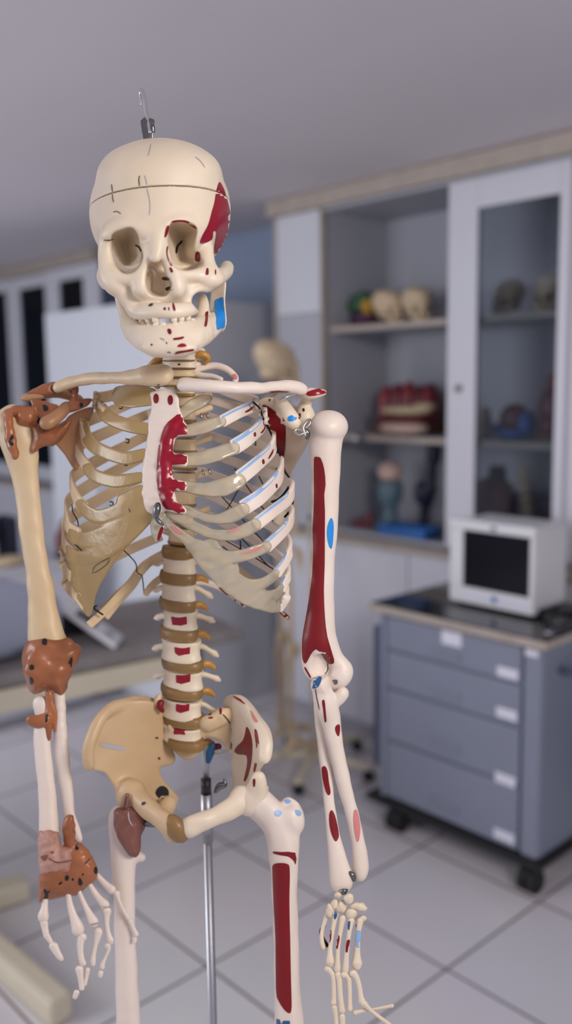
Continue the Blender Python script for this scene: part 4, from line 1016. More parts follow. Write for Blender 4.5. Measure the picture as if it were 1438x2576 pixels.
def build_ribs(sk):
    RB, TB = M['pale_bone'], M['tan_bone']
    def rib(curve, hf, th, m, ref=None, marks=None, hb=None):
        p = spline(curve, 8); n = len(p); s = np.linspace(0, 1, n)
        a = np.interp(s, [0, 0.35, 0.7, 1], [hf * 1.14, hf * 1.05, (hb or hf * 0.85), (hb or hf * 0.85) * 0.7]); b = np.full(n, th)
        q = Part(*sweep(p, a, b, ref=(0, 1, 0), n=18, square=0.6), m=m)
        if marks: marks(q, curve)
        q.done('rib', sk)
    # image right (painted, pale)
    R = [([(557, 1060), (599, 1038), (634, 1023), (645, 1013)], 962, 14), ([(586, 1126), (628, 1099), (660, 1068), (667, 1046)], 996, 18), ([(601, 1203), (645, 1168), (682, 1133), (689, 1108)], 1040, 17.5),
         ([(611, 1278), (657, 1247), (700, 1203), (709, 1174)], 1088, 18), ([(642, 1320), (682, 1289), (724, 1256), (736, 1230)], 1136, 15), ([(670, 1376), (699, 1349), (724, 1322), (735, 1296)], 1186, 14),
         ([(695, 1443), (708, 1426), (722, 1404), (730, 1378)], 1240, 12), ([(709, 1483), (717, 1464), (726, 1444)], 1290, 11), ([(704, 1530), (716, 1512), (722, 1490)], 1340, 10)]
    for k, (fr, vsp, hf) in enumerate(R):
        def marks(q, cv, k=k, hf=hf, fr=fr):
            f = spline([c[:2] for c in cv[:len(fr)]], 6)[: -3]
            if k < 8:
                T = np.gradient(f, axis=0); T /= np.linalg.norm(T, axis=1)[:, None]; N = np.stack([T[:, 1], -T[:, 0]], 1)
                o = f + N * hf * 0.62
                if len(o) > 4: q.line(o[1:], hf * (0.48 if k in (1, 3, 5) else 0.36), M['soft_blue'])
            for z in {0: [((660, 372), (685, 355), (712, 338), (716, 345), (690, 368), (664, 378))], 1: [((714, 500), (722, 496), (726, 515), (720, 524), (713, 515)), ((752, 500), (770, 480), (782, 455), (780, 475), (765, 500))],
                      2: [((764, 662), (773, 660), (778, 680), (771, 690), (764, 680)), ((800, 652), (820, 615), (832, 595), (826, 625), (806, 655))], 3: [((846, 808), (853, 808), (856, 828), (850, 834), (845, 822))]}.get(k, []):
                q.paint(Z3(*z), M['red'], smooth=2, sp=3)
        rib(rib_curve(fr, 1, vsp, 12), hf, 5.5, RB, marks=marks, hb=12)
    # two floating ribs on the image right
    p = Part(*sweep(spline([(724, 1556, 30), (712, 1546, 60), (680, 1505, 150), (610, 1440, 210), (540, 1400, 200), (490, 1392, 150)], 8), np.linspace(6, 10, 41), 5, ref=(0, 1, 0), n=12, square=0.3), M['tan_bone'])
    p.paint([(700, 1538), (708, 1536), (727, 1552), (722, 1558)], M['red'], smooth=2); p.done('rib', sk)
    p = Part(*sweep(spline([(614, 1522, 150), (590, 1503, 165), (556, 1480, 170), (515, 1464, 165), (485, 1462, 150)], 8), np.linspace(6, 10, 33), 5, ref=(0, 1, 0), n=12, square=0.3), M['pale_bone'])
    p.paint([(550, 1478), (562, 1478), (590, 1496), (614, 1518), (608, 1524), (585, 1508), (560, 1488)], M['red'], smooth=2); p.done('rib', sk)
    # image left (plain, tan)
    L = [([(262, 1040), (247, 1022), (240, 1000)], 962, 14), ([(240, 1128), (213, 1102), (205, 1070)], 996, 15), ([(235, 1195), (212, 1165), (193, 1130)], 1040, 15), ([(214, 1282), (195, 1258), (180, 1215)], 1088, 16),
         ([(200, 1344), (174, 1325), (167, 1280)], 1136, 15), ([(190, 1398), (166, 1372), (160, 1335)], 1186, 15), ([(180, 1450), (160, 1420), (158, 1388)], 1240, 14), ([(196, 1500), (168, 1470), (164, 1432)], 1294, 14)]
    for fr, vsp, hf in L: rib(rib_curve(fr, -1, vsp, 16), hf, 5.5, TB, hb=14)
    for cv, a0, a1 in (([(212, 1535, 60), (190, 1490, 110), (215, 1440, 215), (290, 1400, 270), (350, 1372, 240), (402, 1350, 165)], 14, 12), ([(226, 1571, 10), (262, 1538, 60), (308, 1488, 130), (345, 1448, 190), (380, 1412, 195), (412, 1398, 160)], 10.5, 10),
                       ([(262, 1545, 110), (296, 1505, 170), (330, 1470, 220), (362, 1425, 225), (412, 1392, 165)], 18, 10), ([(366, 1494, 170), (385, 1470, 172), (412, 1450, 160)], 8, 10)):
        p = spline(cv, 8); Part(*sweep(p, np.linspace(a0, a1, len(p)), 5, ref=(0.55, 0.8, 0), n=14, square=0.45), TB).done('rib', sk)

    # breastbone
    st = Z2((1080, 400), (1130, 378), (1250, 368), (1272, 392), (1292, 450), (1302, 530), (1322, 560), (1330, 605), (1352, 632), (1352, 708), (1272, 712), (1250, 740), (1245, 808), (1262, 848), (1356, 850), (1342, 930), (1242, 912), (1242, 985), (1272, 1030), (1350, 1040), (1340, 1110), (1262, 1100), (1242, 1148), (1262, 1190), (1350, 1240), (1330, 1280), (1250, 1242), (1180, 1262), (1130, 1275), (1055, 1262), (1038, 1200), (1024, 1130), (1030, 1060), (1024, 960), (1040, 850), (1066, 720), (1070, 600), (1095, 500))
    f = Field((340, 960, -240), (490, 1310, -60), 2.0)
    wst = lambda U, V: w_front(U, V) - 10
    f.poly(st, wst, 0, 'add', 'sheet', t=10, closed_spline=2, rnd=7)
    for a, b in (((1215, 640), (1165, 760)), ((1165, 760), (1150, 900)), ((1150, 900), (1155, 1060)), ((1155, 1060), (1200, 1200))):
        (u0, v0), (u1, v1) = Z2(a, b); w0, w1 = float(w_front(u0 + 14, v0)) - 14, float(w_front(u1 + 14, v1)) - 14
        f.cap((u0 + 14, v0, w0), (u1 + 14, v1, w1), 15, 15, 10)
    for (x, y) in ((1310, 670), (1305, 885), (1300, 1075), (1295, 1240)):
        (u, v), (u1, v1) = Z2((x, y), (1235, y - 20)); f.cap((u, v, float(w_front(u, v)) - 12), (u1, v1, float(w_front(u1, v1)) - 14), 12, 12, 6)
    f.noise(0.9, 26, 9)
    V, Q = f.net(); s = Part(V, Q, M['pale_bone'])
    s.paint(Z2((1312, 540), (1335, 600), (1358, 628), (1358, 712), (1272, 716), (1252, 740), (1248, 808), (1262, 846), (1360, 848), (1346, 934), (1246, 916), (1246, 985), (1272, 1028), (1355, 1036), (1345, 1114), (1264, 1104), (1246, 1148), (1262, 1186), (1355, 1238), (1332, 1286), (1250, 1244), (1200, 1238), (1165, 1180), (1142, 1090), (1134, 980), (1140, 860), (1160, 740), (1190, 645), (1250, 582)), M['crimson'], smooth=2)
    for x, y in ((1130, 440), (1233, 450)): s.paint(Z2(*[(x + 20 * math.cos(t), y + 36 * math.sin(t)) for t in np.arange(10) * PI / 5]), M['red'], smooth=0, sp=4)
    s.done('breastbone', sk)
    f = Field((360, 1255, -240), (430, 1375, -110), 2.0)
    f.poly(Z2((1080, 1290), (1105, 1245), (1165, 1235), (1205, 1290), (1182, 1400), (1132, 1488), (1098, 1430)), lambda U, V: w_front(U, V) - 8, 0, 'add', 'sheet', t=8, rnd=6)
    V, Q = f.net(); x = Part(V, Q, M['clear_cartilage']); x.paint(Z2((1165, 1368), (1182, 1375), (1160, 1440), (1138, 1470), (1145, 1420)), M['red'], smooth=2); xo = x.done('breastbone_tip', sk, 'glassy tip of the breastbone')
    Part(*rods([(*Z2((1140, 1210))[0], -186, 8), (*Z2((1135, 1240))[0], -188, 10), (*Z2((1128, 1280))[0], -186, 8)], [(*Z2((1120, 1290))[0], -180, 5), (*Z2((1150, 1330))[0], -182, 6), (*Z2((1175, 1350))[0], -180, 4)], n=12), M['steel']).done('bolt', xo, 'grey metal bolt')

    # cartilages
    f = Field((400, 985, -245), (735, 1580, 40), 2.4)
    wf = lambda U, V: w_front(U, V) - 2
    f.strokes([zc([(285, 385, 12), (330, 345, 14), (380, 318, 15), (440, 292, 9)], 340, 880, 2.3967), zc([(300, 492, 13), (400, 470, 15), (515, 430, 13)], 340, 880, 2.3967),
               zc([(312, 662, 16), (400, 655, 16), (480, 632, 17), (592, 592, 15)], 340, 880, 2.3967), zc([(300, 822, 13), (370, 836, 14), (450, 840, 17), (540, 825, 20), (622, 788, 17)], 340, 880, 2.3967),
               zc([(300, 965, 11), (420, 1012, 10), (500, 1020, 12), (580, 1000, 16), (650, 965, 16)], 340, 880, 2.3967), zc([(200, 985, 8), (330, 1052, 12), (450, 1105, 12), (560, 1118, 13), (650, 1095, 15), (722, 1056, 15)], 340, 880, 2.3967),
               zc([(180, 1035, 8), (300, 1135, 12), (420, 1215, 15), (560, 1250, 15), (690, 1228, 14), (790, 1188, 13)], 340, 880, 2.3967), zc([(380, 1180, 14), (520, 1330, 24), (640, 1408, 16), (760, 1412, 13), (848, 1352, 11)], 340, 880, 2.3967),
               zc([(330, 1185, 8), (430, 1300, 14), (560, 1420, 16), (680, 1490, 20), (780, 1540, 14), (860, 1560, 10)], 340, 880, 2.3967), zc([(640, 1440, 16), (760, 1485, 14), (860, 1470, 12), (885, 1440, 10)], 340, 880, 2.3967)],
              wf, 9.0, 7, 6.0)
    f.strokes([], wf, 3.0, 7, 2.5, polys=[Z3((400, 1150), (480, 1140), (520, 1190), (600, 1260), (630, 1320), (630, 1400), (700, 1470), (820, 1500), (880, 1500), (880, 1570), (800, 1585), (660, 1510), (540, 1430), (420, 1330), (360, 1220))],
              holes=[Z3((440, 1285), (500, 1312), (510, 1322), (470, 1312))])
    f.noise(0.7, 30, 11)
    V, Q = f.net(3); c = Part(V, Q, M['clear_cartilage'])
    for z in (((640, 1228), (700, 1205), (770, 1180), (765, 1192), (700, 1222)), ((545, 1100), (600, 1080), (640, 1062), (640, 1072), (590, 1095)), ((215, 1060), (240, 1070), (290, 1108), (270, 1112), (230, 1088))): c.paint(Z3(*z), M['pink'], smooth=2, sp=4)
    c.done('rib_cartilage', sk, 'clear grey rib cartilages of the painted side')
    f = Field((140, 960, -235), (400, 1565, 140), 2.6)
    f.strokes([zc([(880, 420, 24), (960, 420, 26), (1085, 425, 20)], 0, 850, 2.876), zc([(735, 500, 13), (760, 555, 15), (830, 600, 15), (950, 640, 15), (1066, 660, 14)], 0, 850, 2.876), zc([(610, 620, 11), (625, 710, 13), (690, 790, 15), (800, 842, 15), (920, 870, 15), (1036, 842, 13)], 0, 850, 2.876),
               zc([(635, 940, 12), (670, 985, 14), (750, 1020, 15), (860, 1035, 15), (1005, 1010, 12)], 0, 850, 2.876), zc([(580, 1200, 11), (620, 1250, 14), (690, 1290, 16), (760, 1285, 16), (900, 1230, 16), (1030, 1150, 15)], 0, 850, 2.876),
               zc([(500, 1415, 12), (570, 1460, 16), (680, 1450, 20), (880, 1360, 18), (1060, 1230, 13)], 0, 850, 2.876), zc([(465, 1525, 12), (530, 1580, 15), (610, 1590, 16), (740, 1550, 18), (920, 1430, 18), (1080, 1300, 10)], 0, 850, 2.876), zc([(900, 1180, 18), (1015, 1110, 14)], 0, 850, 2.876)],
              lambda U, V: w_front(U, V) - 9, 8.0, 8, 4.5)
    f.strokes([], lambda U, V: w_front(U, V) - 6, 4.0, 8, 3.0, holes=[Z2((575, 1388), (640, 1320), (748, 1320), (690, 1370), (620, 1408)), Z2((588, 1085), (615, 1072), (676, 1188), (640, 1206)), Z2((490, 1530), (515, 1460), (540, 1470), (520, 1545))], polys=[Z2((470, 1540), (485, 1700), (545, 1860), (620, 2010), (665, 2000), (700, 1850), (780, 1700), (880, 1560), (980, 1450), (1080, 1335), (1060, 1260), (860, 1400), (760, 1510), (640, 1590), (540, 1580)), Z2((700, 1290), (900, 1230), (1040, 1120), (1050, 1240), (880, 1370), (760, 1400))])
    f.noise(0.15, 44, 13)
    V, Q = f.net(3); c = Part(V, Q, M['amber_cartilage'])
    c.line(Z2((660, 1700), (700, 1690), (770, 1640), (795, 1600)), 2, M['ink']); c.line(Z2((930, 1230), (945, 1265)), 2, M['ink']); c.line(Z2((670, 1690), (690, 1650), (760, 1605), (798, 1590)), 1.6, M['ink'])
    c.done('rib_cartilage', sk, 'amber rib cartilages of the ligament side')
    # wires between the ribs
    def wire(*pts, r=1.6, m='wire'): Part(*rods([(*p, r) for p in pts], n=7), M[m]).done('wire', sk)
    wire((553, 1244, 90), (620, 1318, 100), (690, 1392, 60), (712, 1432, 20)); wire((590, 1180, 110), (640, 1250, 110), (700, 1330, 60)); wire((640, 1120, 120), (652, 1200, 110), (700, 1275, 60)); wire((560, 1375, 60), (600, 1400, 70), (604, 1360, 60), (606, 1395, 60))
    wire((640, 1080, 130), (640, 1150, 120), (600, 1230, 110), (560, 1300, 90)); wire((604, 1350, 100), (680, 1430, 90), (712, 1470, 40))
    wire((540, 1345, 80), (620, 1390, 90), (700, 1440, 30)); wire((590, 1484, 140), (590, 1500, 140), (591, 1512, 140))
    wire((637, 1012, -90), (655, 1030, -60), (660, 1048, -60), (674, 1075, -40), (690, 1110, -30), (706, 1150, -20), (716, 1185, -10), (734, 1215, 0), (735, 1260, 0), r=2.6); wire((684, 1262, -40), (700, 1256, -30), (716, 1240, -20), (728, 1222, -5), r=3.4); wire((716, 1300, -20), (728, 1285, -8), (736, 1262, 4), (733, 1240, 8), r=3.0); wire((668, 1160, -60), (684, 1142, -40), (694, 1128, -30), r=2.4); wire((655, 1030, -100), (652, 1044, -110), (660, 1050, -100), m='silver')
    wire((181, 1270, 20), (184, 1290, 20), (195, 1310, 40), (197, 1330, 40)); wire((188, 1370, 20), (205, 1385, 30), (214, 1400, 30)); wire((311, 1384, 20), (340, 1415, 120), (345, 1440, 160), (357, 1450, 170), (362, 1490, 170))
    for u, v in ((303, 1022), (320, 1108), (316, 1165), (280, 1266)): wire((u - 4, v - 4, 0), (u + 4, v - 2, -6), (u + 3, v + 6, -6), (u - 3, v + 5, 0), r=1.5)
    wire((242, 1524, 20), (236, 1530, 14), (246, 1538, 10), (258, 1546, 14), r=2.4)
def ws(pts, w, r=None):              # add a depth (number or function of v) to (u, v[, r]) readings
    out = []
    for p in pts:
        d = w(p[0], p[1]) if callable(w) else w
        out.append((p[0], p[1], d) + tuple(p[2:]))
    return out

def build_shoulders(sk):
    # collar bones
    f = Field((115, 905, -240), (450, 1005, 120), 2.2)
    f.chain([(413, 943, -160, 24), (375, 945, -155, 23), (345, 948, -135, 17), (300, 950, -90, 13), (250, 951, -30, 13), (205, 956, 20, 12), (170, 965, 50, 12), (145, 975, 65, 11)], 10); f.noise(1.0, 60, 21)
    V, Q = f.net(); c = Part(V, Q, M['tan_bone']); c.line([(366, 977), (388, 973), (402, 966)], 2.5, M['ink']); c.done('collar_bone', sk)
    f = Field((425, 930, -260), (800, 1010, 0), 2.2)
    f.chain([(458, 968, -172, 15), (490, 969, -186, 14), (540, 972, -196, 13.5), (600, 976, -186, 13), (660, 975, -150, 12), (705, 973, -110, 12), (742, 973, -82, 13), (762, 981, -68, 11)], 10); f.noise(1.0, 60, 22)
    V, Q = f.net(); c = Part(V, Q, M['pale_bone']); c.paint([(675, 985), (700, 982), (730, 985), (748, 990), (730, 995), (700, 990)], M['red'], smooth=2); c.done('collar_bone', sk)
    # shoulder blade, image right
    f = Field((630, 965, -150), (840, 1235, 180), 2.4)
    bw = lambda U, V: 60 - 0.62 * (U - 690) + 0.06 * (V - 1050)
    f.poly([(650, 1008), (690, 1000), (735, 1018), (772, 1030), (786, 1058), (782, 1085), (765, 1125), (742, 1172), (722, 1208), (706, 1208), (694, 1180), (676, 1110), (652, 1050)], bw, 0, 'add', 'sheet', t=7, rnd=5)
    f.chain([(780, 1060, 10, 12), (765, 1110, 22, 9), (735, 1165, 45, 8), (712, 1204, 62, 8)], 10)
    f.ell((768, 1050, -10), (24, 34, 22), 14)
    f.chain([(700, 1006, 0, 13), (712, 1024, -60, 16), (728, 1048, -98, 17), (742, 1066, -104, 13)], 10)
    f.chain([(760, 1030, 10, 12), (772, 1008, -10, 10), (775, 992, -40, 12), (795, 990, -50, 9), (815, 987, -44, 6)], 10)
    V, Q = f.net(); b = Part(V, Q, M['ivory_bone'])
    b.paint(Z3((765, 345), (795, 338), (850, 375), (903, 430), (908, 540), (898, 640), (876, 740), (850, 750), (800, 735), (780, 690), (790, 600), (770, 480)), M['red'], sp=6)
    b.paint(Z3((922, 405), (945, 395), (955, 405), (972, 408), (965, 425), (925, 430)), M['blue'], smooth=2); b.paint(Z3((985, 388), (998, 384), (998, 410), (984, 418)), M['red'], smooth=2)
    b.paint(Z3((1008, 356), (1018, 354), (1022, 368), (1012, 374)), M['black_ink'], smooth=2); b.paint(Z3((805, 300), (820, 298), (836, 325), (822, 330)), M['red'], smooth=2)
    b.paint(Z3((1030, 262), (1060, 246), (1110, 236), (1148, 238), (1150, 258), (1110, 270), (1050, 278)), M['crimson'], smooth=2)
    b.done('shoulder_blade', sk)
    def wl(*c, m='silver', name='wire_loop'): Part(*rods(*c, n=8), M[m]).done(name, sk, 'bent silver wire')
    wl(zc([(870, 305, -110, 3), (910, 285, -112, 3), (968, 270, -100, 3)], 340, 880, 2.3967))
    wl(zc([(1020, 500, -128, 3.5), (985, 512, -130, 3.5), (962, 490, -128, 3.5), (985, 478, -126, 3.5), (1030, 500, -126, 3.5)], 340, 880, 2.3967), zc([(1025, 515, -126, 4), (1012, 470, -126, 4), (1035, 430, -120, 4), (1055, 425, -112, 3.5), (1050, 450, -112, 3.5), (1022, 475, -118, 3.5)], 340, 880, 2.3967))
    Part(*rods(zc([(1018, 480, -122, 5), (1038, 500, -120, 7), (1036, 528, -116, 6)], 340, 880, 2.3967)), M['steel']).done('hook_screw', sk, 'dark screw hook at the shoulder joint')
    # shoulder blade, image left
    f = Field((40, 950, -40), (260, 1195, 230), 2.6)
    f.poly(Z2((500, 560), (640, 500), (680, 520), (640, 620), (610, 720), (605, 840), (560, 955), (525, 940), (470, 850), (420, 790), (390, 740), (450, 640)), lambda U, V: 110 - 0.25 * (U - 180), 0, 'add', 'sheet', t=7, rnd=5)
    f.chain([(168, 1022, 75, 12), (150, 1042, 40, 13), (125, 1060, 22, 14), (113, 1065, 18, 12)], 10)
    f.chain([(58, 1001, 90, 7), (80, 998, 84, 9), (104, 995, 80, 8)], 8)
    f.chain([(104, 995, 90, 8), (150, 990, 130, 10), (200, 1005, 150, 10)], 8)
    V, Q = f.net(); b = Part(V, Q, M['brown_bone']); b.done('shoulder_blade', sk)
    # brown ligaments of that shoulder
    f = Field((0, 940, -60), (250, 1180, 180), 2.4)
    f.poly(Z2((230, 640), (275, 618), (330, 650), (440, 615), (515, 578), (505, 650), (440, 740), (385, 782), (300, 792), (255, 832), (222, 805), (240, 720)), 70, 0, 'add', 'pillow', t=30, R=26)
    f.ell((64, 1047, 75), (30, 27, 40), 8)
    f.chain([(20, 1040, 60, 10), (22, 1070, 42, 11), (28, 1110, 34, 12), (38, 1146, 38, 9)], 6); f.chain([(20, 1040, 60, 9), (45, 1030, 52, 9), (80, 1036, 55, 9)], 6)
    f.poly(Z2((215, 445), (290, 450), (420, 485), (400, 520), (335, 605), (292, 592), (250, 525)), lambda U, V: 60 - 0.2 * (U - 100), 4, 'add', 'sheet', t=6, rnd=4)
    f.poly(Z2((170, 410), (260, 360), (340, 325), (430, 318), (445, 335), (390, 345), (385, 372), (440, 385), (478, 378), (440, 400), (340, 430), (300, 430), (200, 412)), 84, 4, 'add', 'pillow', t=16, R=14)
    f.poly(Z2((470, 350), (520, 322), (555, 330), (572, 370), (562, 430), (660, 435), (645, 480), (580, 520), (470, 550), (440, 530), (490, 470), (520, 420), (500, 400)), 66, 4, 'add', 'pillow', t=14, R=14)
    f.noise(1.2, 26, 31)
    V, Q = f.net(); b = Part(V, Q, M['ligament'])
    for z in (((62, 755), (85, 700), (100, 725), (78, 745), (100, 765), (85, 782)), ((310, 485), (340, 490), (350, 520), (320, 530)), ((575, 475), (595, 468), (600, 492), (580, 502)), ((490, 395), (520, 380), (505, 430), (495, 440))): b.paint(Z2(*z), M['black_ink'], smooth=2)
    b.done('shoulder_ligament', sk, 'glossy brown shoulder ligaments')

def build_arm_painted(sk):           # image right
    wa = lambda v: -92 + 0.10 * (v - 1075)
    f = Field((735, 1010, -160), (905, 1750, 60), 2.5)
    f.ell((827, 1073, wa(1075) - 4), (48, 41, 48), 0)
    f.chain([(820, 1106, wa(1100), 36), (818, 1132, wa(1130), 33), (819, 1175, wa(1175), 31), (818, 1240, wa(1240), 30), (816, 1320, wa(1320), 28), (812, 1400, wa(1400), 26.5), (808, 1480, wa(1480), 27), (806, 1540, wa(1540), 29), (803, 1590, wa(1590), 33), (803, 1625, wa(1625), 37)], 14, flat=0.9)
    f.chain([(788, 1610, wa(1610), 24), (780, 1650, wa(1650), 17), (776, 1680, wa(1680), 11), (784, 1700, wa(1700) - 4, 9)], 12)
    f.chain([(820, 1620, wa(1620), 24), (842, 1660, wa(1660), 20), (862, 1688, wa(1690), 21), (852, 1708, wa(1710) - 4, 24)], 12)
    f.cap((792, 1702, wa(1700)), (842, 1718, wa(1718)), 10, 18, 10)
    f.chain([(803, 1620, wa(1620) + 8, 34), (806, 1660, wa(1660) + 10, 30), (808, 1700, wa(1700) + 10, 24)], 8, flat=0.4)
    f.ell((808, 1676, wa(1680) - 22), (22, 34, 24), 8, 'sub')
    f.noise(0.8, 70, 41)
    V, Q = f.net(); b = Part(V, Q, M['pale_bone'])
    b.paint(Z9((540, 828), (556, 818), (578, 826), (598, 890), (606, 980), (598, 1040), (602, 1140), (601, 1260), (600, 1450), (595, 1600), (600, 1750), (615, 1880), (655, 2010), (650, 2036), (622, 2034), (585, 1985), (550, 1950), (515, 1990), (490, 2036), (472, 2005), (470, 1900), (490, 1780), (512, 1650), (530, 1500), (535, 1350), (532, 1250), (540, 1100), (540, 950)), M['red'], sp=6, smooth=2, lift=2)
    b.paint(Z9((635, 1178), (648, 1195), (652, 1240), (648, 1310), (640, 1358), (626, 1345), (615, 1290), (616, 1230)), M['blue'], smooth=2)
    b.line([(824, 1665), (824, 1685), (816, 1698)], 2.5, M['ink']); b.paint(Z7((585, 905), (635, 903), (636, 945), (605, 950), (598, 930)), M['steel'], smooth=2)
    b.line(Z7((285, 765), (310, 810), (350, 880)), 4, M['red'])
    b.done('upper_arm_bone', sk)
    we = lambda v: -34 + 0.06 * (v - 1720)
    # ulna
    f = Field((770, 1680, -110), (945, 2235, 70), 2.4)
    f.poly(Z7((380, 880), (440, 858), (530, 855), (552, 900), (552, 1010), (520, 1080), (420, 1060), (352, 1000), (348, 930)), we(1725) - 14, 0, 'add', 'pillow', t=30, R=24)
    f.chain([(808, 1735, we(1735) - 10, 22), (820, 1775, we(1775) - 8, 25), (832, 1810, we(1810), 21), (838, 1850, we(1850), 18), (846, 1896, we(1896), 17), (858, 1943, we(1943), 16), (872, 2001, we(2001), 14.5), (888, 2059, we(2059), 13.5), (897, 2100, we(2100), 13.5), (903, 2140, we(2140), 15), (907, 2180, we(2180), 17), (905, 2204, we(2204), 13)], 10)
    f.chain([(832, 1764, we(1760), 14), (848, 1762, we(1760) - 6, 12), (860, 1747, we(1750) - 6, 13), (862, 1740, we(1745) - 6, 10)], 8)
    f.noise(0.7, 60, 42)
    V, Q = f.net(); b = Part(V, Q, M['pale_bone'])
    b.paint(Z7((388, 880), (410, 868), (462, 872), (465, 905), (440, 965), (415, 985), (375, 995), (372, 975)), M['deep_blue'], smooth=2); b.line(Z7((432, 868), (415, 890), (405, 985)), 2.6, M['label']); b.line(Z7((400, 990), (412, 1080), (445, 1232)), 2.2, M['ink'])
    b.paint(Z7((480, 1120), (498, 1125), (508, 1220), (520, 1345), (508, 1357), (498, 1340), (484, 1220), (472, 1145)), M['red'], smooth=2); b.paint(Z7((618, 1400), (655, 1384), (660, 1450), (650, 1510), (632, 1500), (612, 1445)), M['red'], smooth=2)
    b.paint([(889, 2042), (897, 2040), (905, 2080), (903, 2112), (897, 2116), (890, 2080)], M['pink'], smooth=2)
    b.done('forearm_bone', sk)
    # radius
    f = Field((770, 1735, -80), (905, 2270, 80), 2.4)
    wr = lambda v: -8 + 0.05 * (v - 1760) - 30 * max(0, (v - 1900) / 330)
    f.chain([(800, 1765, wr(1765), 10), (806, 1820, wr(1820), 12), (815, 1880, wr(1880), 14), (821, 1930, wr(1930), 14), (825, 1990, wr(1990), 11.5), (830, 2045, wr(2045), 11.5), (838, 2100, wr(2100), 14), (846, 2150, wr(2150), 18), (856, 2195, wr(2195), 24), (858, 2222, wr(2222), 25)], 10, flat=0.75)
    f.noise(0.7, 60, 43)
    V, Q = f.net(); b = Part(V, Q, M['pale_bone'])
    b.paint(Z7((470, 1860), (485, 1838), (505, 1836), (530, 1885), (545, 2010), (562, 2120), (540, 2150), (512, 2105), (480, 1970)), M['red'], smooth=2); b.paint([(828, 2048), (834, 2038), (841, 2050), (847, 2075), (851, 2100), (849, 2112), (843, 2117), (835, 2102), (829, 2078)], M['red'], smooth=2)
    b.done('forearm_bone', sk)
    Part(*rods(zc([(890, 470, -22, 7), (915, 490, -24, 8), (925, 520, -22, 6)], 600, 2050, 3.196)), M['steel']).done('hook_screw', sk); Part(*rods(zc([(820, 625, -30, 7), (850, 615, -34, 8), (868, 605, -34, 4)], 600, 2050, 3.196)), M['steel']).done('hook_screw', sk)
    # hand
    wh = -26
    for k, (x, y, a, c, dw) in enumerate([(800, 640, 38, 32, 0), (882, 672, 40, 42, -14), (965, 738, 72, 36, -6), (905, 795, 44, 46, -8), (830, 740, 40, 58, 4), (775, 720, 30, 45, 10), (985, 838, 40, 28, 0), (735, 770, 34, 60, 14)]):
        (u, v), = Z8((x, y)); f = Field((u - 40, v - 40, wh + dw - 30), (u + 40, v + 40, wh + dw + 30), 1.8)
        f.ell((u, v, wh + dw), (a / 3.196, c / 3.196, 13), 0, roll=0.2 * (k % 3 - 1)); f.noise(1.4, 20, 50 + k); V, Q = f.net(); Part(V, Q, M['ivory_bone']).done('wrist_bone', sk)
    def fin(name, pts, m='ivory_bone', marks=()):
        q = [(*Z8((x, y))[0], wh + dw, r / 3.196) for x, y, dw, r in pts]
        b = Part(*rods(q, n=14), M[m])
        for pl, mm in marks: b.paint(Z8(*pl), M[mm], smooth=2, sp=3)
        b.done(name, sk)
    fin('palm_bone', [(715, 800, 26, 24), (685, 880, 24, 17), (668, 950, 20, 16), (672, 1030, 16, 20), (690, 1075, 12, 18)])
    Part(*rods(zc([(690, 890, 10, 4), (662, 935, 0, 5), (680, 1000, -6, 5), (712, 1050, -10, 5)], 600, 2050, 3.196)), M['wire']).done('wire', sk)
    fin('palm_bone', [(780, 800, 6, 26), (765, 880, 4, 19), (748, 980, 0, 17), (735, 1090, -4, 20), (735, 1175, -6, 34), (735, 1195, -6, 30)], marks=[(((736, 905), (746, 930), (744, 1000), (728, 1030), (730, 960)), 'red'), (((768, 775), (785, 772), (792, 800), (780, 835), (768, 835)), 'deep_blue')])
    fin('palm_bone', [(838, 830, -2, 28), (825, 900, -6, 20), (808, 1000, -8, 17), (796, 1120, -8, 18), (792, 1220, -6, 28), (792, 1250, -6, 24)], marks=[(((795, 970), (810, 972), (808, 1010), (795, 1080), (785, 1060), (786, 1010)), 'red')])
    fin('palm_bone', [(905, 850, -8, 28), (892, 920, -12, 20), (880, 1010, -14, 18), (868, 1120, -12, 20), (858, 1230, -8, 30), (856, 1262, -8, 25)], marks=[(((872, 1012), (888, 1002), (892, 1018), (880, 1070), (874, 1104), (862, 1100), (864, 1050)), 'red'), (((882, 860), (898, 860), (890, 925), (878, 915)), 'deep_blue')])
    fin('palm_bone', [(975, 850, -6, 30), (962, 930, -10, 23), (955, 1030, -12, 22), (950, 1130, -10, 30), (950, 1190, -8, 44), (950, 1215, -8, 38)], marks=[(((948, 945), (965, 930), (980, 945), (978, 1040), (960, 1068), (945, 1050)), 'soft_blue'), (((930, 850), (950, 850), (945, 910), (935, 900)), 'deep_blue')])
    fin('finger_bone', [(715, 1238, 2, 30), (735, 1255, 2, 24), (762, 1300, 0, 22), (765, 1400, 2, 19), (765, 1480, 4, 20), (762, 1512, 4, 24)])
    fin('finger_bone', [(800, 1285, -4, 30), (808, 1330, -4, 24), (815, 1430, -2, 21), (825, 1530, 0, 23), (830, 1575, 2, 28)])
    fin('finger_bone', [(845, 1285, -8, 30), (880, 1310, -6, 24), (890, 1400, -4, 20), (892, 1500, -2, 20), (892, 1560, 0, 26)])
    fin('finger_bone', [(920, 1275, -12, 34), (948, 1310, -12, 24), (972, 1390, -12, 20), (982, 1460, -12, 22), (992, 1500, -12, 30)])
    fin('finger_bone', [(770, 1550, 4, 24), (780, 1610, 4, 18), (785, 1690, 4, 18), (790, 1740, 4, 20)]); fin('finger_bone', [(832, 1620, 2, 26), (836, 1690, 2, 22), (840, 1740, 2, 22)])
    fin('finger_bone', [(1005, 1515, -14, 30), (1050, 1560, -14, 18), (1110, 1610, -12, 16), (1190, 1670, -10, 18), (1215, 1690, -10, 18)])
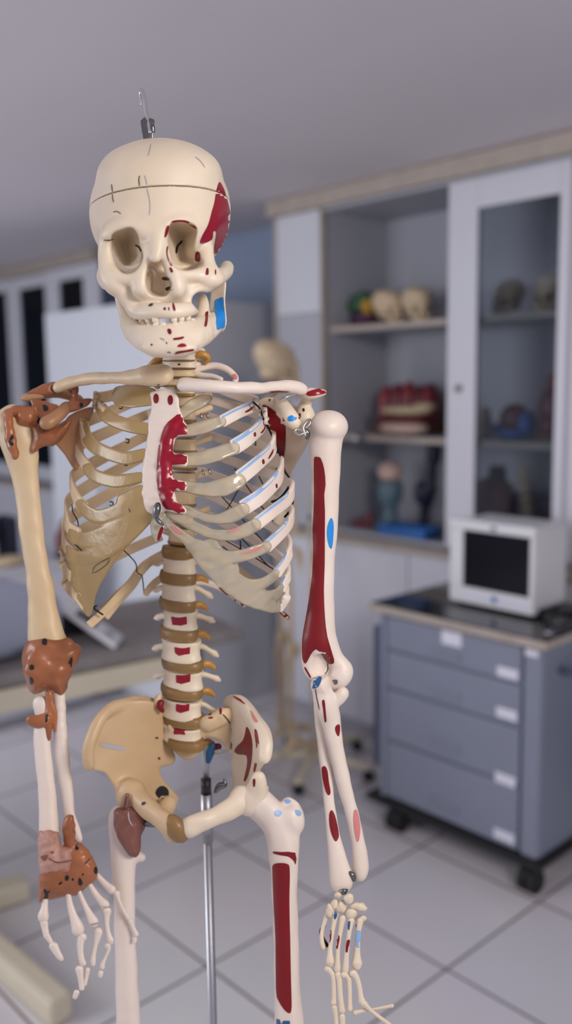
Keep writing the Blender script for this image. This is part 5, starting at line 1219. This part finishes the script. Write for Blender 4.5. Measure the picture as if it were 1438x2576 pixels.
    fin('finger_bone', [(935, 1590, 0, 24), (1000, 1575, -2, 16), (1100, 1560, -2, 14), (1200, 1540, -2, 16), (1232, 1535, -2, 18)])

def build_arm_plain(sk):             # image left
    wa = lambda v: 100 + 0.06 * (v - 1075)
    f = Field((-45, 1010, -10), (225, 1700, 260), 2.6)
    f.ell((34, 1062, wa(1060) + 6), (50, 44, 48), 0)
    f.chain([(44, 1095, wa(1095), 46), (54, 1140, wa(1140), 37), (62, 1190, wa(1190), 30), (70, 1250, wa(1250), 26.5), (80, 1345, wa(1345), 27), (94, 1430, wa(1430), 26), (103, 1490, wa(1490), 28), (109, 1550, wa(1550), 33), (116, 1600, wa(1600), 42), (126, 1645, wa(1645) + 6, 48)], 14, flat=0.78)
    f.noise(1.0, 60, 61); V, Q = f.net(); Part(V, Q, M['tan_bone']).done('upper_arm_bone', sk)
    we = lambda v: 138 - 0.08 * (v - 1680)
    f = Field((45, 1590, 20), (215, 1765, 250), 2.4)
    f.poly(Z4((250, 440), (340, 392), (430, 396), (540, 432), (640, 470), (705, 512), (692, 590), (642, 690), (582, 820), (552, 918), (510, 934), (450, 885), (380, 880), (290, 918), (232, 830), (192, 690), (184, 600), (214, 490)), we(1680), 0, 'add', 'pillow', t=58, R=40, closed_spline=2)
    f.ell((92, 1675, we(1665) - 46), (30, 36, 18), 18); f.ell((168, 1640, we(1640) - 36), (26, 36, 18), 18)
    f.noise(2.0, 36, 62)
    V, Q = f.net(); b = Part(V, Q, M['ligament'])
    for z in (((368, 440), (385, 434), (405, 445), (402, 485), (380, 490), (362, 475)), ((256, 665), (275, 656), (292, 668), (294, 695), (275, 705), (256, 698)), ((612, 590), (622, 600), (620, 640), (610, 685), (603, 655), (586, 640)), ((258, 766), (272, 768), (290, 800), (275, 825), (262, 820))): b.paint(Z4(*z), M['black_ink'], smooth=2)
    b.done('elbow_ligament', sk, 'glossy brown elbow capsule')
    # forearm bones
    f = Field((70, 1720, 20), (165, 2130, 200), 2.4)
    f.chain([(102, 1768, we(1768), 19), (108, 1800, we(1800), 17), (106, 1850, we(1850), 19), (111, 1918, we(1918), 20), (119, 2006, we(2006), 21), (125, 2090, we(2090), 24), (126, 2110, we(2110), 24)], 8, flat=0.9); f.noise(0.7, 60, 63)
    V, Q = f.net(); Part(V, Q, M['pale_bone']).done('forearm_bone', sk)
    f = Field((115, 1720, 20), (225, 2140, 200), 2.4)
    f.chain([(148, 1740, we(1740), 15), (151, 1830, we(1830), 15.5), (158, 1918, we(1918), 17), (168, 1991, we(1991), 14), (175, 2050, we(2050), 12), (188, 2090, we(2090), 12), (198, 2112, we(2112), 9)], 8); f.noise(0.7, 60, 64)
    V, Q = f.net(); Part(V, Q, M['pale_bone']).done('forearm_bone', sk)
    f = Field((55, 1720, 20), (160, 1890, 190), 2.2)
    f.chain(ws(zc([(262, 1135, 12), (330, 1150, 15), (400, 1125, 14)], 0, 1480, 3.424), we(1810) - 22), 6); f.chain(ws(zc([(420, 900, 9), (432, 1000, 9), (415, 1150, 9), (420, 1300, 5)], 0, 1480, 3.424), we(1790) - 18), 5); f.chain(ws(zc([(440, 1000, 6), (470, 1080, 6), (470, 1230, 4)], 0, 1480, 3.424), we(1800) - 20), 5)
    V, Q = f.net(); b = Part(V, Q, M['ligament']); b.paint(Z4((392, 1100), (412, 1090), (408, 1140), (390, 1155)), M['black_ink'], smooth=2); b.done('forearm_ligament', sk, 'brown ligament straps below the elbow')
    # wrist sheath
    ww = we(2200)
    f = Field((80, 2040, ww - 70), (265, 2295, ww + 60), 2.2)
    f.poly(Z5((335, 690), (400, 560), (520, 440), (630, 420), (700, 418), (768, 485), (830, 600), (842, 700), (800, 760), (740, 792), (650, 872), (560, 872), (430, 905), (370, 905), (332, 935), (326, 800)), ww, 0, 'add', 'pillow', t=34, R=40, closed_spline=2)
    f.chain(ws(zc([(600, 210, 11), (590, 300, 14), (600, 420, 12)], 0, 2000, 3.424), ww - 14), 6); f.noise(1.4, 22, 65)
    V, Q = f.net(); b = Part(V, Q, M['ligament'])
    for z in (((650, 415), (665, 410), (665, 450), (682, 455), (665, 478), (648, 465)), ((562, 700), (580, 690), (595, 710), (580, 740), (560, 730)), ((678, 720), (690, 715), (712, 755), (692, 782), (672, 760)), ((812, 625), (830, 620), (838, 660), (822, 682), (808, 660)), ((376, 818), (395, 812), (402, 832), (436, 822), (412, 850), (415, 885), (375, 890), (390, 860)), ((505, 762), (530, 745), (532, 765), (510, 775)), ((705, 678), (720, 676), (718, 690), (706, 690)), ((615, 722), (630, 716), (636, 738), (622, 735))): b.paint(Z5(*z), M['black_ink'], smooth=2)
    b.line(Z5((730, 600), (755, 570), (780, 545)), 3, M['ink']); b.done('wrist_ligament', sk, 'brown ligaments over the wrist')
    f = Field((85, 2075, ww - 80), (205, 2215, ww + 60), 2.2)
    f.poly(Z5((338, 312), (505, 315), (528, 440), (638, 440), (632, 680), (400, 694), (342, 680), (326, 500)), ww - 8, 0, 'add', 'pillow', t=36, R=40, closed_spline=2); f.noise(1.8, 20, 66)
    V, Q = f.net(); b = Part(V, Q, M['ligament_pale']); b.paint(Z5((350, 530), (410, 515), (405, 550), (380, 566)), M['ligament_dark'], smooth=2); b.paint(Z5((437, 488), (460, 485), (462, 505), (440, 503)), M['ligament_dark'], smooth=2); b.line(Z5((420, 545), (470, 575), (530, 580), (620, 560)), 3, M['ligament_dark']); b.done('wrist_band', sk, 'pinkish crinkled wrist band')
    wh = ww + 4
    def fin(name, *chains, m='pale_bone'):
        for k, pts in enumerate(chains):
            q = [(*Z5((x, y))[0], wh + dw, r / 3.424) for x, y, dw, r in pts]
            Part(*rods(q, n=14), M[m]).done(name, sk)
    fin('palm_bone', [(390, 880, -8, 26), (385, 960, -12, 30), (375, 1030, -16, 48), (372, 1060, -16, 48)], [(585, 840, -14, 24), (600, 930, -20, 28), (628, 1030, -26, 36), (665, 1130, -30, 54), (670, 1165, -30, 56)], [(672, 800, -10, 17), (700, 880, -16, 22), (750, 990, -22, 30), (795, 1080, -26, 50), (802, 1100, -26, 50)],
        [(762, 750, -4, 20), (800, 820, -8, 28), (850, 890, -12, 34), (895, 940, -16, 46), (900, 955, -16, 44)], [(835, 690, 4, 24), (880, 740, 0, 28), (925, 785, -4, 34), (960, 815, -6, 42)])
    fin('finger_bone', [(380, 1100, -16, 36), (388, 1150, -16, 30), (398, 1200, -18, 28)], [(400, 1208, -18, 30), (425, 1245, -20, 24), (445, 1275, -22, 20)], [(462, 1300, -24, 42), (490, 1355, -26, 34), (520, 1400, -28, 28), (528, 1412, -28, 22)],
        [(712, 1222, -30, 38), (696, 1250, -30, 34), (690, 1330, -30, 28), (700, 1410, -30, 28), (715, 1450, -30, 30)], [(684, 1500, -28, 38), (692, 1560, -28, 28), (700, 1620, -26, 24), (704, 1665, -26, 24)], [(660, 1700, -24, 26), (645, 1740, -22, 22)],
        [(845, 1175, -28, 40), (838, 1215, -28, 36), (822, 1290, -28, 22), (805, 1370, -26, 22), (798, 1430, -26, 28), (800, 1455, -26, 24)], [(752, 1505, -22, 26), (742, 1570, -20, 20), (728, 1630, -20, 20)],
        [(920, 1000, -18, 42), (918, 1040, -18, 32), (918, 1110, -18, 24), (930, 1190, -18, 24), (948, 1250, -18, 34), (952, 1262, -18, 30)], [(925, 1300, -16, 32), (935, 1330, -16, 18), (908, 1400, -14, 14), (885, 1450, -12, 20), (880, 1485, -12, 22)], [(868, 1530, -10, 24), (862, 1555, -10, 22)],
        [(1005, 850, -6, 32), (1020, 900, -6, 20), (1055, 980, -4, 15), (1095, 1045, -2, 20), (1105, 1060, -2, 18)], [(1120, 1085, 0, 24), (1145, 1140, 2, 18), (1172, 1200, 4, 25)], [(1165, 1240, 8, 18), (1160, 1265, 8, 15)])

def build_pelvis(sk):
    # image-left hip bone
    f = Field((205, 1735, -90), (470, 2120, 300), 2.8)
    wi = lambda U, V: 40 + 0.72 * (U - 225) + 0.12 * (V - 1850) + 0.0016 * np.maximum(0, 1960 - V) * (300 - U) * 0.5
    f.poly(Z6((60, 690), (52, 600), (75, 510), (120, 430), (180, 360), (250, 312), (330, 290), (420, 292), (490, 330), (510, 420), (510, 520), (560, 580), (580, 650), (555, 682), (485, 702), (515, 780), (580, 850), (600, 890), (560, 960), (500, 1020), (440, 1010), (380, 960), (320, 930), (270, 890), (235, 840), (190, 790), (150, 735), (95, 715)), wi, 0, 'add', 'sheet', t=9, rnd=8)
    f.chain([(224, 1927, 30, 12), (222, 1885, 20, 13), (240, 1830, 30, 12), (270, 1790, 60, 12), (320, 1766, 110, 12), (380, 1766, 170, 12)], 12)
    f.ell((330, 2000, 95), (40, 42, 40), 20)
    f.chain([(348, 2010, 70, 24), (375, 2035, 30, 22), (405, 2058, 0, 20), (428, 2078, -18, 22)], 12)
    f.chain([(428, 2082, -14, 20), (440, 2110, 10, 18), (430, 2090, 60, 16), (410, 2050, 110, 18), (425, 2020, 140, 18)], 10)
    f.noise(1.2, 60, 71)
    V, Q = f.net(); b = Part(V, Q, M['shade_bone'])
    b.paint(Z6((128, 552), (180, 555), (270, 575), (265, 595), (200, 588), (130, 570)), M['pencil'], smooth=2); b.paint(Z6((376, 910), (392, 905), (400, 912), (385, 926), (376, 924)), M['black_ink'], smooth=2)
    b.paint(Z6((455, 850), (475, 815), (505, 808), (532, 830), (535, 865), (510, 888), (478, 882)), M['black_ink'], smooth=2); b.paint(Z6((470, 638), (482, 634), (486, 646), (474, 650)), M['red'], smooth=2); b.paint(Z6((456, 514), (472, 512), (472, 522), (458, 524)), M['ink'], smooth=2)
    b.done('hip_bone', sk)
    # image-right hip bone
    f = Field((540, 1740, -130), (700, 2090, 300), 2.8)
    wj = lambda U, V: 150 - 2.0 * (U - 580) + 0.10 * (V - 1850)
    f.poly(Z6((872, 340), (905, 290), (945, 275), (1000, 310), (1060, 400), (1110, 470), (1136, 560), (1120, 640), (1085, 740), (1092, 820), (1060, 890), (1000, 940), (940, 960), (900, 920), (915, 840), (925, 760), (912, 700), (918, 600), (922, 480), (890, 400)), wj, 0, 'add', 'sheet', t=20, rnd=10)
    f.chain([(578, 1768, 160, 14), (605, 1768, 110, 14), (634, 1800, 50, 14), (655, 1835, 0, 15), (668, 1870, -40, 15), (664, 1910, -60, 13)], 14)
    f.chain([(650, 1955, -30, 14), (645, 1990, 0, 22), (628, 2020, 20, 34)], 14)
    f.chain([(612, 2005, 20, 28), (580, 2035, 0, 21), (540, 2055, -12, 18), (505, 2068, -20, 19), (470, 2084, -20, 24)], 14) if False else None
    f.noise(1.2, 60, 72)
    V, Q = f.net(); b = Part(V, Q, M['ivory_bone'])
    b.paint(Z6((1008, 450), (1030, 490), (1042, 560), (1036, 660), (1018, 740), (1000, 780), (992, 770), (1010, 690), (1008, 625), (960, 618), (935, 600), (950, 570), (985, 535), (1000, 490)), M['red'], smooth=2, sp=5)
    b.paint(Z6((1055, 470), (1070, 480), (1082, 560), (1080, 620), (1058, 720), (1050, 710), (1066, 620), (1064, 550)), M['crimson'], smooth=2); b.paint(Z6((1046, 770), (1060, 768), (1058, 808), (1048, 810)), M['red'], smooth=2); b.paint(Z6((893, 885), (930, 842), (936, 856), (910, 895), (896, 900)), M['red'], smooth=2)
    b.paint(Z6((925, 266), (960, 280), (985, 300), (1000, 318), (970, 300), (935, 278)), M['crimson'], smooth=2); b.paint(Z6((1030, 350), (1050, 380), (1075, 420), (1062, 425), (1045, 400)), M['pink'], smooth=2)
    ho = b.done('hip_bone', sk)
    f = Field((440, 1975, -90), (680, 2130, 120), 2.6)
    f.chain([(640, 1985, 30, 34), (612, 2008, 20, 28), (580, 2035, 0, 21), (540, 2055, -12, 18), (505, 2068, -20, 19), (472, 2084, -20, 23)], 14); f.noise(0.9, 50, 73)
    V, Q = f.net(); b = Part(V, Q, M['ivory_bone']); b.done('pubic_branch', ho)
    Part(*rods([(432, 2070, -22, 24), (444, 2086, -24, 27), (452, 2098, -20, 25)], n=18), M['disc']).done('pubic_disc', sk, 'brown disc between the pubic bones')
    # sacrum
    f = Field((420, 1780, 60), (600, 1985, 330), 2.8)
    f.poly(Z6((520, 440), (700, 440), (780, 395), (850, 362), (880, 375), (915, 450), (918, 560), (900, 612), (860, 548), (790, 520), (750, 530), (700, 640), (610, 640), (560, 560)), lambda U, V: 150 + 0.55 * (V - 1850) + 0.002 * (U - 490) ** 2, 0, 'add', 'sheet', t=18, rnd=12)
    f.chain([(555, 1800, 120, 18), (575, 1796, 140, 14), (520, 1820, 120, 20)], 12)
    f.noise(1.4, 40, 74)
    V, Q = f.net(); b = Part(V, Q, M['tan_bone'])
    for z in (((775, 372), (795, 368), (795, 380), (776, 384)), ((778, 395), (805, 392), (800, 402), (780, 404)), ((843, 345), (855, 342), (858, 372), (845, 376))): b.paint(Z6(*z), M['red'], smooth=2)
    b.line(Z6((862, 375), (905, 430), (918, 500), (910, 590)), 3.5, M['ink']); b.done('sacrum', sk)
    Part(*rods(zc([(800, 570, 190, 10), (785, 610, 190, 11), (775, 660, 190, 7)], 200, 1640, 2.3967)), M['deep_blue']).done('nerve_root', sk, 'dark blue nerve stub')
    Part(*rods(zc([(820, 565, 190, 6), (838, 570, 188, 8), (832, 590, 186, 5)], 200, 1640, 2.3967)), M['red']).done('nerve_root', sk, 'dark red stub')
    Part(*rods(zc([(815, 615, 180, 3), (850, 620, 178, 3), (878, 605, 178, 3), (850, 590, 180, 3), (815, 600, 180, 3)], 200, 1640, 2.3967)), M['silver']).done('wire_loop', sk)
    Part(*rods(zc([(818, 845, 130, 5), (845, 810, 130, 10), (875, 800, 125, 7), (870, 770, 125, 3)], 200, 1640, 2.3967)), M['steel']).done('hook_screw', sk)
    Part(*rods(zc([(400, 1035, 60, 8), (432, 1036, 58, 10), (458, 1045, 60, 6)], 200, 1640, 2.3967)), M['steel']).done('hook_screw', sk, 'steel screw at the hip joint')
    # nub beside the fifth lumbar vertebra on the image left
    Part(*rods([(400, 1752, 130, 8), (396, 1765, 128, 10), (402, 1776, 126, 8)]), M['tan_bone']).done('nerve_root', sk); Part(*rods([(404, 1768, 116, 9), (402, 1778, 114, 9), (408, 1788, 116, 6)]), M['red']).done('nerve_root', sk)
    # hip ligament
    f = Field((270, 1980, 0), (385, 2175, 170), 2.4)
    f.poly(Z6((205, 955), (262, 940), (340, 915), (395, 960), (402, 1040), (372, 1110), (370, 1200), (342, 1242), (295, 1225), (245, 1155), (212, 1075)), 78, 0, 'add', 'pillow', t=36, R=32, closed_spline=2)
    f.chain(ws(zc([(285, 865, 7), (270, 930, 9)], 200, 1640, 2.3967), 52), 4); f.noise(1.6, 30, 75)
    V, Q = f.net(); b = Part(V, Q, M['ligament_dark']); b.line(Z6((285, 870), (265, 960)), 4, M['ink']); b.line(Z6((296, 965), (298, 1010), (320, 1050)), 3, M['pencil']); b.done('hip_ligament', sk, 'dull reddish brown hip ligament')

def build_legs(sk):
    wl = lambda v: 120 + 0.10 * (v - 2050)
    f = Field((262, 2020, 50), (385, 2700, 240), 2.8)
    f.chain([(304, 2050, wl(2050), 28), (308, 2120, wl(2120), 29), (312, 2190, wl(2190), 27), (313, 2260, wl(2260), 24.5), (315, 2350, wl(2350), 24.5), (318, 2450, wl(2450), 26), (322, 2560, wl(2560), 28.5), (326, 2680, wl(2680), 30)], 10)
    f.chain([(335, 2150, wl(2150), 18), (354, 2156, wl(2156) + 6, 13)], 12); f.noise(0.9, 70, 81)
    V, Q = f.net(); Part(V, Q, M['pale_bone']).done('thigh_bone', sk)
    wr = lambda v: 16 + 0.10 * (v - 2050)
    f = Field((585, 1985, -60), (785, 2700, 150), 2.8)
    f.chain([(640, 2012, 30, 34), (665, 2035, 24, 32), (695, 2065, 18, 36)], 16)
    f.ell((735, 2062, 14), (32, 44, 36), 18); f.chain([(716, 2030, 10, 12), (724, 2018, 14, 10), (742, 2028, 8, 10)], 8)
    f.chain([(700, 2068, wr(2068), 36), (712, 2110, wr(2110), 35), (714, 2150, wr(2150), 31), (715, 2200, wr(2200), 29.5), (717, 2300, wr(2300), 28), (720, 2400, wr(2400), 27.5), (723, 2500, wr(2500), 29), (727, 2580, wr(2580), 33), (730, 2680, wr(2680), 36)], 14)
    f.noise(1.2, 44, 82)
    V, Q = f.net(); b = Part(V, Q, M['pale_bone'])
    b.paint(Z8((275, 440), (280, 405), (300, 390), (350, 386), (395, 396), (408, 430), (408, 560), (406, 720), (412, 1000), (420, 1350), (425, 1540), (412, 1596), (370, 1568), (322, 1490), (304, 1400), (300, 1000), (285, 720)), M['red'], sp=6, smooth=2, lift=2)
    b.paint(Z8((280, 294), (340, 298), (452, 304), (455, 400), (442, 372), (402, 336), (340, 325), (284, 310)), M['red'], smooth=2); b.paint(Z8((305, 1640), (330, 1645), (345, 1690), (360, 1655), (410, 1655), (418, 1720), (308, 1720)), M['deep_blue'], smooth=0)
    b.paint(Z6((1175, 960), (1200, 955), (1220, 970), (1205, 992), (1180, 988)), M['soft_blue'], smooth=2); b.paint(Z6((1300, 955), (1325, 958), (1335, 980), (1320, 992), (1302, 975)), M['soft_blue'], smooth=2); b.paint(Z6((1235, 895), (1260, 890), (1275, 905), (1250, 918)), M['soft_blue'], smooth=2)
    b.done('thigh_bone', sk)

def build_lower_legs(sk):            # below the frame; seen on the skeleton further back
    for u, w in ((326, 120 + 0.10 * 630), (730, 16 + 0.10 * 630)):
        a = P(u, 2660, w); x, y = a.x, a.y
        kn = 0.46
        def tube(name, *pts):
            q = [(*UVW((px, py, pz)), r * F_PX / (Vector((px, py, pz)) - CAM).dot(FW)) for px, py, pz, r in pts]
            Part(*rods(q, n=14), M['pale_bone']).done(name, sk)
        tube('thigh_bone_end', (x, y, a.z + 0.02, 0.0145), (x, y, kn + 0.07, 0.016), (x, y, kn + 0.03, 0.026), (x, y, kn + 0.01, 0.028))
        tube('kneecap', (x - 0.022, y - 0.022, kn + 0.02, 0.012), (x - 0.022, y - 0.022, kn - 0.01, 0.012))
        tube('shin_bone', (x, y, kn - 0.005, 0.027), (x, y, kn - 0.04, 0.019), (x, y, 0.28, 0.012), (x, y, 0.12, 0.011), (x, y, 0.085, 0.016))
        tube('calf_bone', (x + 0.018, y + 0.018, kn - 0.04, 0.009), (x + 0.016, y + 0.02, 0.25, 0.006), (x + 0.012, y + 0.018, 0.08, 0.008))
        fx, fy = -0.68 + 0.2, -0.74 - 0.2; l = math.hypot(fx, fy); fx, fy = fx / l, fy / l
        tube('heel_bone', (x - fx * 0.04, y - fy * 0.04, 0.03, 0.02), (x, y, 0.06, 0.022), (x + fx * 0.05, y + fy * 0.05, 0.05, 0.016))
        for k in range(5):
            o = (k - 2) * 0.014
            tube('foot_bone', (x + fx * 0.06 - fy * o * 0.6, y + fy * 0.06 + fx * o * 0.6, 0.042, 0.008), (x + fx * 0.12 - fy * o, y + fy * 0.12 + fx * o, 0.02, 0.007), (x + fx * 0.155 - fy * o * 1.1, y + fy * 0.155 + fx * o * 1.1, 0.012, 0.0075))

def build_stand():
    base = P(521, 2080, 330)
    t = thing('skeleton_stand', 'thin chrome pole of the skeleton stand seen through the pelvis', 'stand', (base.x, base.y, 0), 'skeleton stands')
    top = P(500, 1850, 250).z
    x, y = base.x, base.y
    def c(name, z0, z1, r, m, lab=None):
        bm = bmesh.new(); cyl(bm, (x, y, z0), (x, y, z1), r); flush(name, bm, M[m], t, True, lab)
    zc_ = base.z + 0.055
    c('upper_pole', zc_, top + 0.02, 0.0045, 'pole'); c('collar', zc_ - 0.010, zc_ + 0.010, 0.0066, 'black', 'black clamp collar'); c('sleeve', base.z - 0.02, zc_ - 0.010, 0.0075, 'pole'); c('lower_pole', 0.06, base.z - 0.02, 0.0056, 'pole')
    bm = bmesh.new()
    for k in range(5):
        a = 2 * PI * k / 5 + 0.5; box(bm, (x - 0.013, y, 0.045), (x + 0.013, y + 0.26, 0.07), 0.006, rot=a, piv=Vector((x, y, 0)))
    flush('star_base', bm, M['cream_metal'], t)
    for k in range(5):
        a = 2 * PI * k / 5 + 0.5; px, py = x - 0.245 * math.sin(a), y + 0.245 * math.cos(a)
        bm = bmesh.new(); cyl(bm, (px - 0.01, py, 0.022), (px + 0.01, py, 0.022), 0.022, n=18); flush('castor', bm, M['rubber'], t)
    return t
# ------------------------------------------------------------------ repeats of the skeleton further back
def plain(o):                        # unpainted copy: same mesh, one bone material on the object's own slots
    for sl in o.material_slots:
        sl.link = 'OBJECT'; sl.material = M['aged_bone']

def second_skeleton(src, spot, turn, label):
    r = src.copy(); C.objects.link(r); r.location = spot; r.rotation_euler = (0, 0, turn); r['label'] = label; r.scale = (0.90,) * 3
    skip = ('wire', 'wire_loop', 'shoulder_ligament', 'elbow_ligament', 'forearm_ligament', 'wrist_ligament', 'wrist_band', 'hip_ligament', 'nerve_root', 'screw', 'hook_screw', 'hook_bracket')
    for ch in list(src.children):
        if ch.name.split('.')[0] in skip: continue
        c = ch.copy(); C.objects.link(c); c.parent = r; c.matrix_parent_inverse = ch.matrix_parent_inverse.copy()
        if c.name.split('.')[0] in ('disc', 'pubic_disc', 'rib_cartilage'): pass
        else: plain(c)
        for g in list(ch.children):
            if g.name.split('.')[0] in ('bolt',): continue
            d = g.copy(); C.objects.link(d); d.parent = c; d.matrix_parent_inverse = g.matrix_parent_inverse.copy(); plain(d)
    return r

def shelf_skull(src, spot, turn, label, group='bone skull models on the top shelf', scale=1.0):
    """skull and cap of the big skeleton again as a model of its own, standing on its upper jaw"""
    ctr = P(408, 806, -90)
    r = thing('skull_model', label, 'skull model', spot, group); r.rotation_euler = (0, 0, turn); r.scale = (scale,) * 3
    for ch in src.children:
        if ch.name in ('skull', 'skull_cap'):
            c = ch.copy(); C.objects.link(c); c.parent = r; c.matrix_parent_inverse = Matrix.Translation(-ctr); plain(c)
            if 'label' in c: del c['label']
    return r

def second_stand(src, spot, label):
    r = src.copy(); C.objects.link(r); r.location = spot; r.rotation_euler = (0, 0, 0.4); r['label'] = label
    for ch in list(src.children):
        c = ch.copy(); C.objects.link(c); c.parent = r; c.matrix_parent_inverse = ch.matrix_parent_inverse.copy()
        if c.name.split('.')[0] in ('upper_pole', 'lower_pole', 'sleeve'):
            for sl in c.material_slots: sl.link = 'OBJECT'; sl.material = M['cream_metal']
build_mats(); bone_mats(); make_camera(); build_room(); build_right_cabinet(); build_left_cabinet(); build_fridge(); build_cart(); build_bench(); build_models(); build_lights()
_sb = P(450, 1950, 180)
SK = thing('skeleton', 'large anatomical skeleton in front, painted red and blue on its left side', 'skeleton', (_sb.x, _sb.y, 0), 'anatomical skeletons')
build_skull(SK); build_spine(SK); build_ribs(SK); build_shoulders(SK); build_arm_painted(SK); build_arm_plain(SK); build_pelvis(SK); build_legs(SK); build_lower_legs(SK)
ST = build_stand()
M['aged_bone'] = mat('aged_bone', lin(214, 192, 160), 0.5, noise=0.15, nscale=8)
shelf_skull(SK, (2.83, 2.44, 1.729), 0.35, 'left skull of the pair on the open top shelf beside the green brain model', scale=0.74)
shelf_skull(SK, (2.83, 2.295, 1.729), 0.1, 'right skull of the pair on the open top shelf, next to the white door stile', scale=0.74)
shelf_skull(SK, (2.86, 1.90, 1.729), -0.9, 'left skull of the pair on the top shelf behind the glass door', scale=0.70)
shelf_skull(SK, (2.86, 1.73, 1.729), -0.7, 'right skull of the pair on the top shelf behind the glass door', scale=0.74)
second_skeleton(SK, (2.21, 2.48, 0.072), 2.0, 'second skeleton farther back, half hidden behind the left arm of the painted one')
second_stand(ST, (2.33, 2.40, 0), 'cream stand with black castors under the second skeleton farther back')
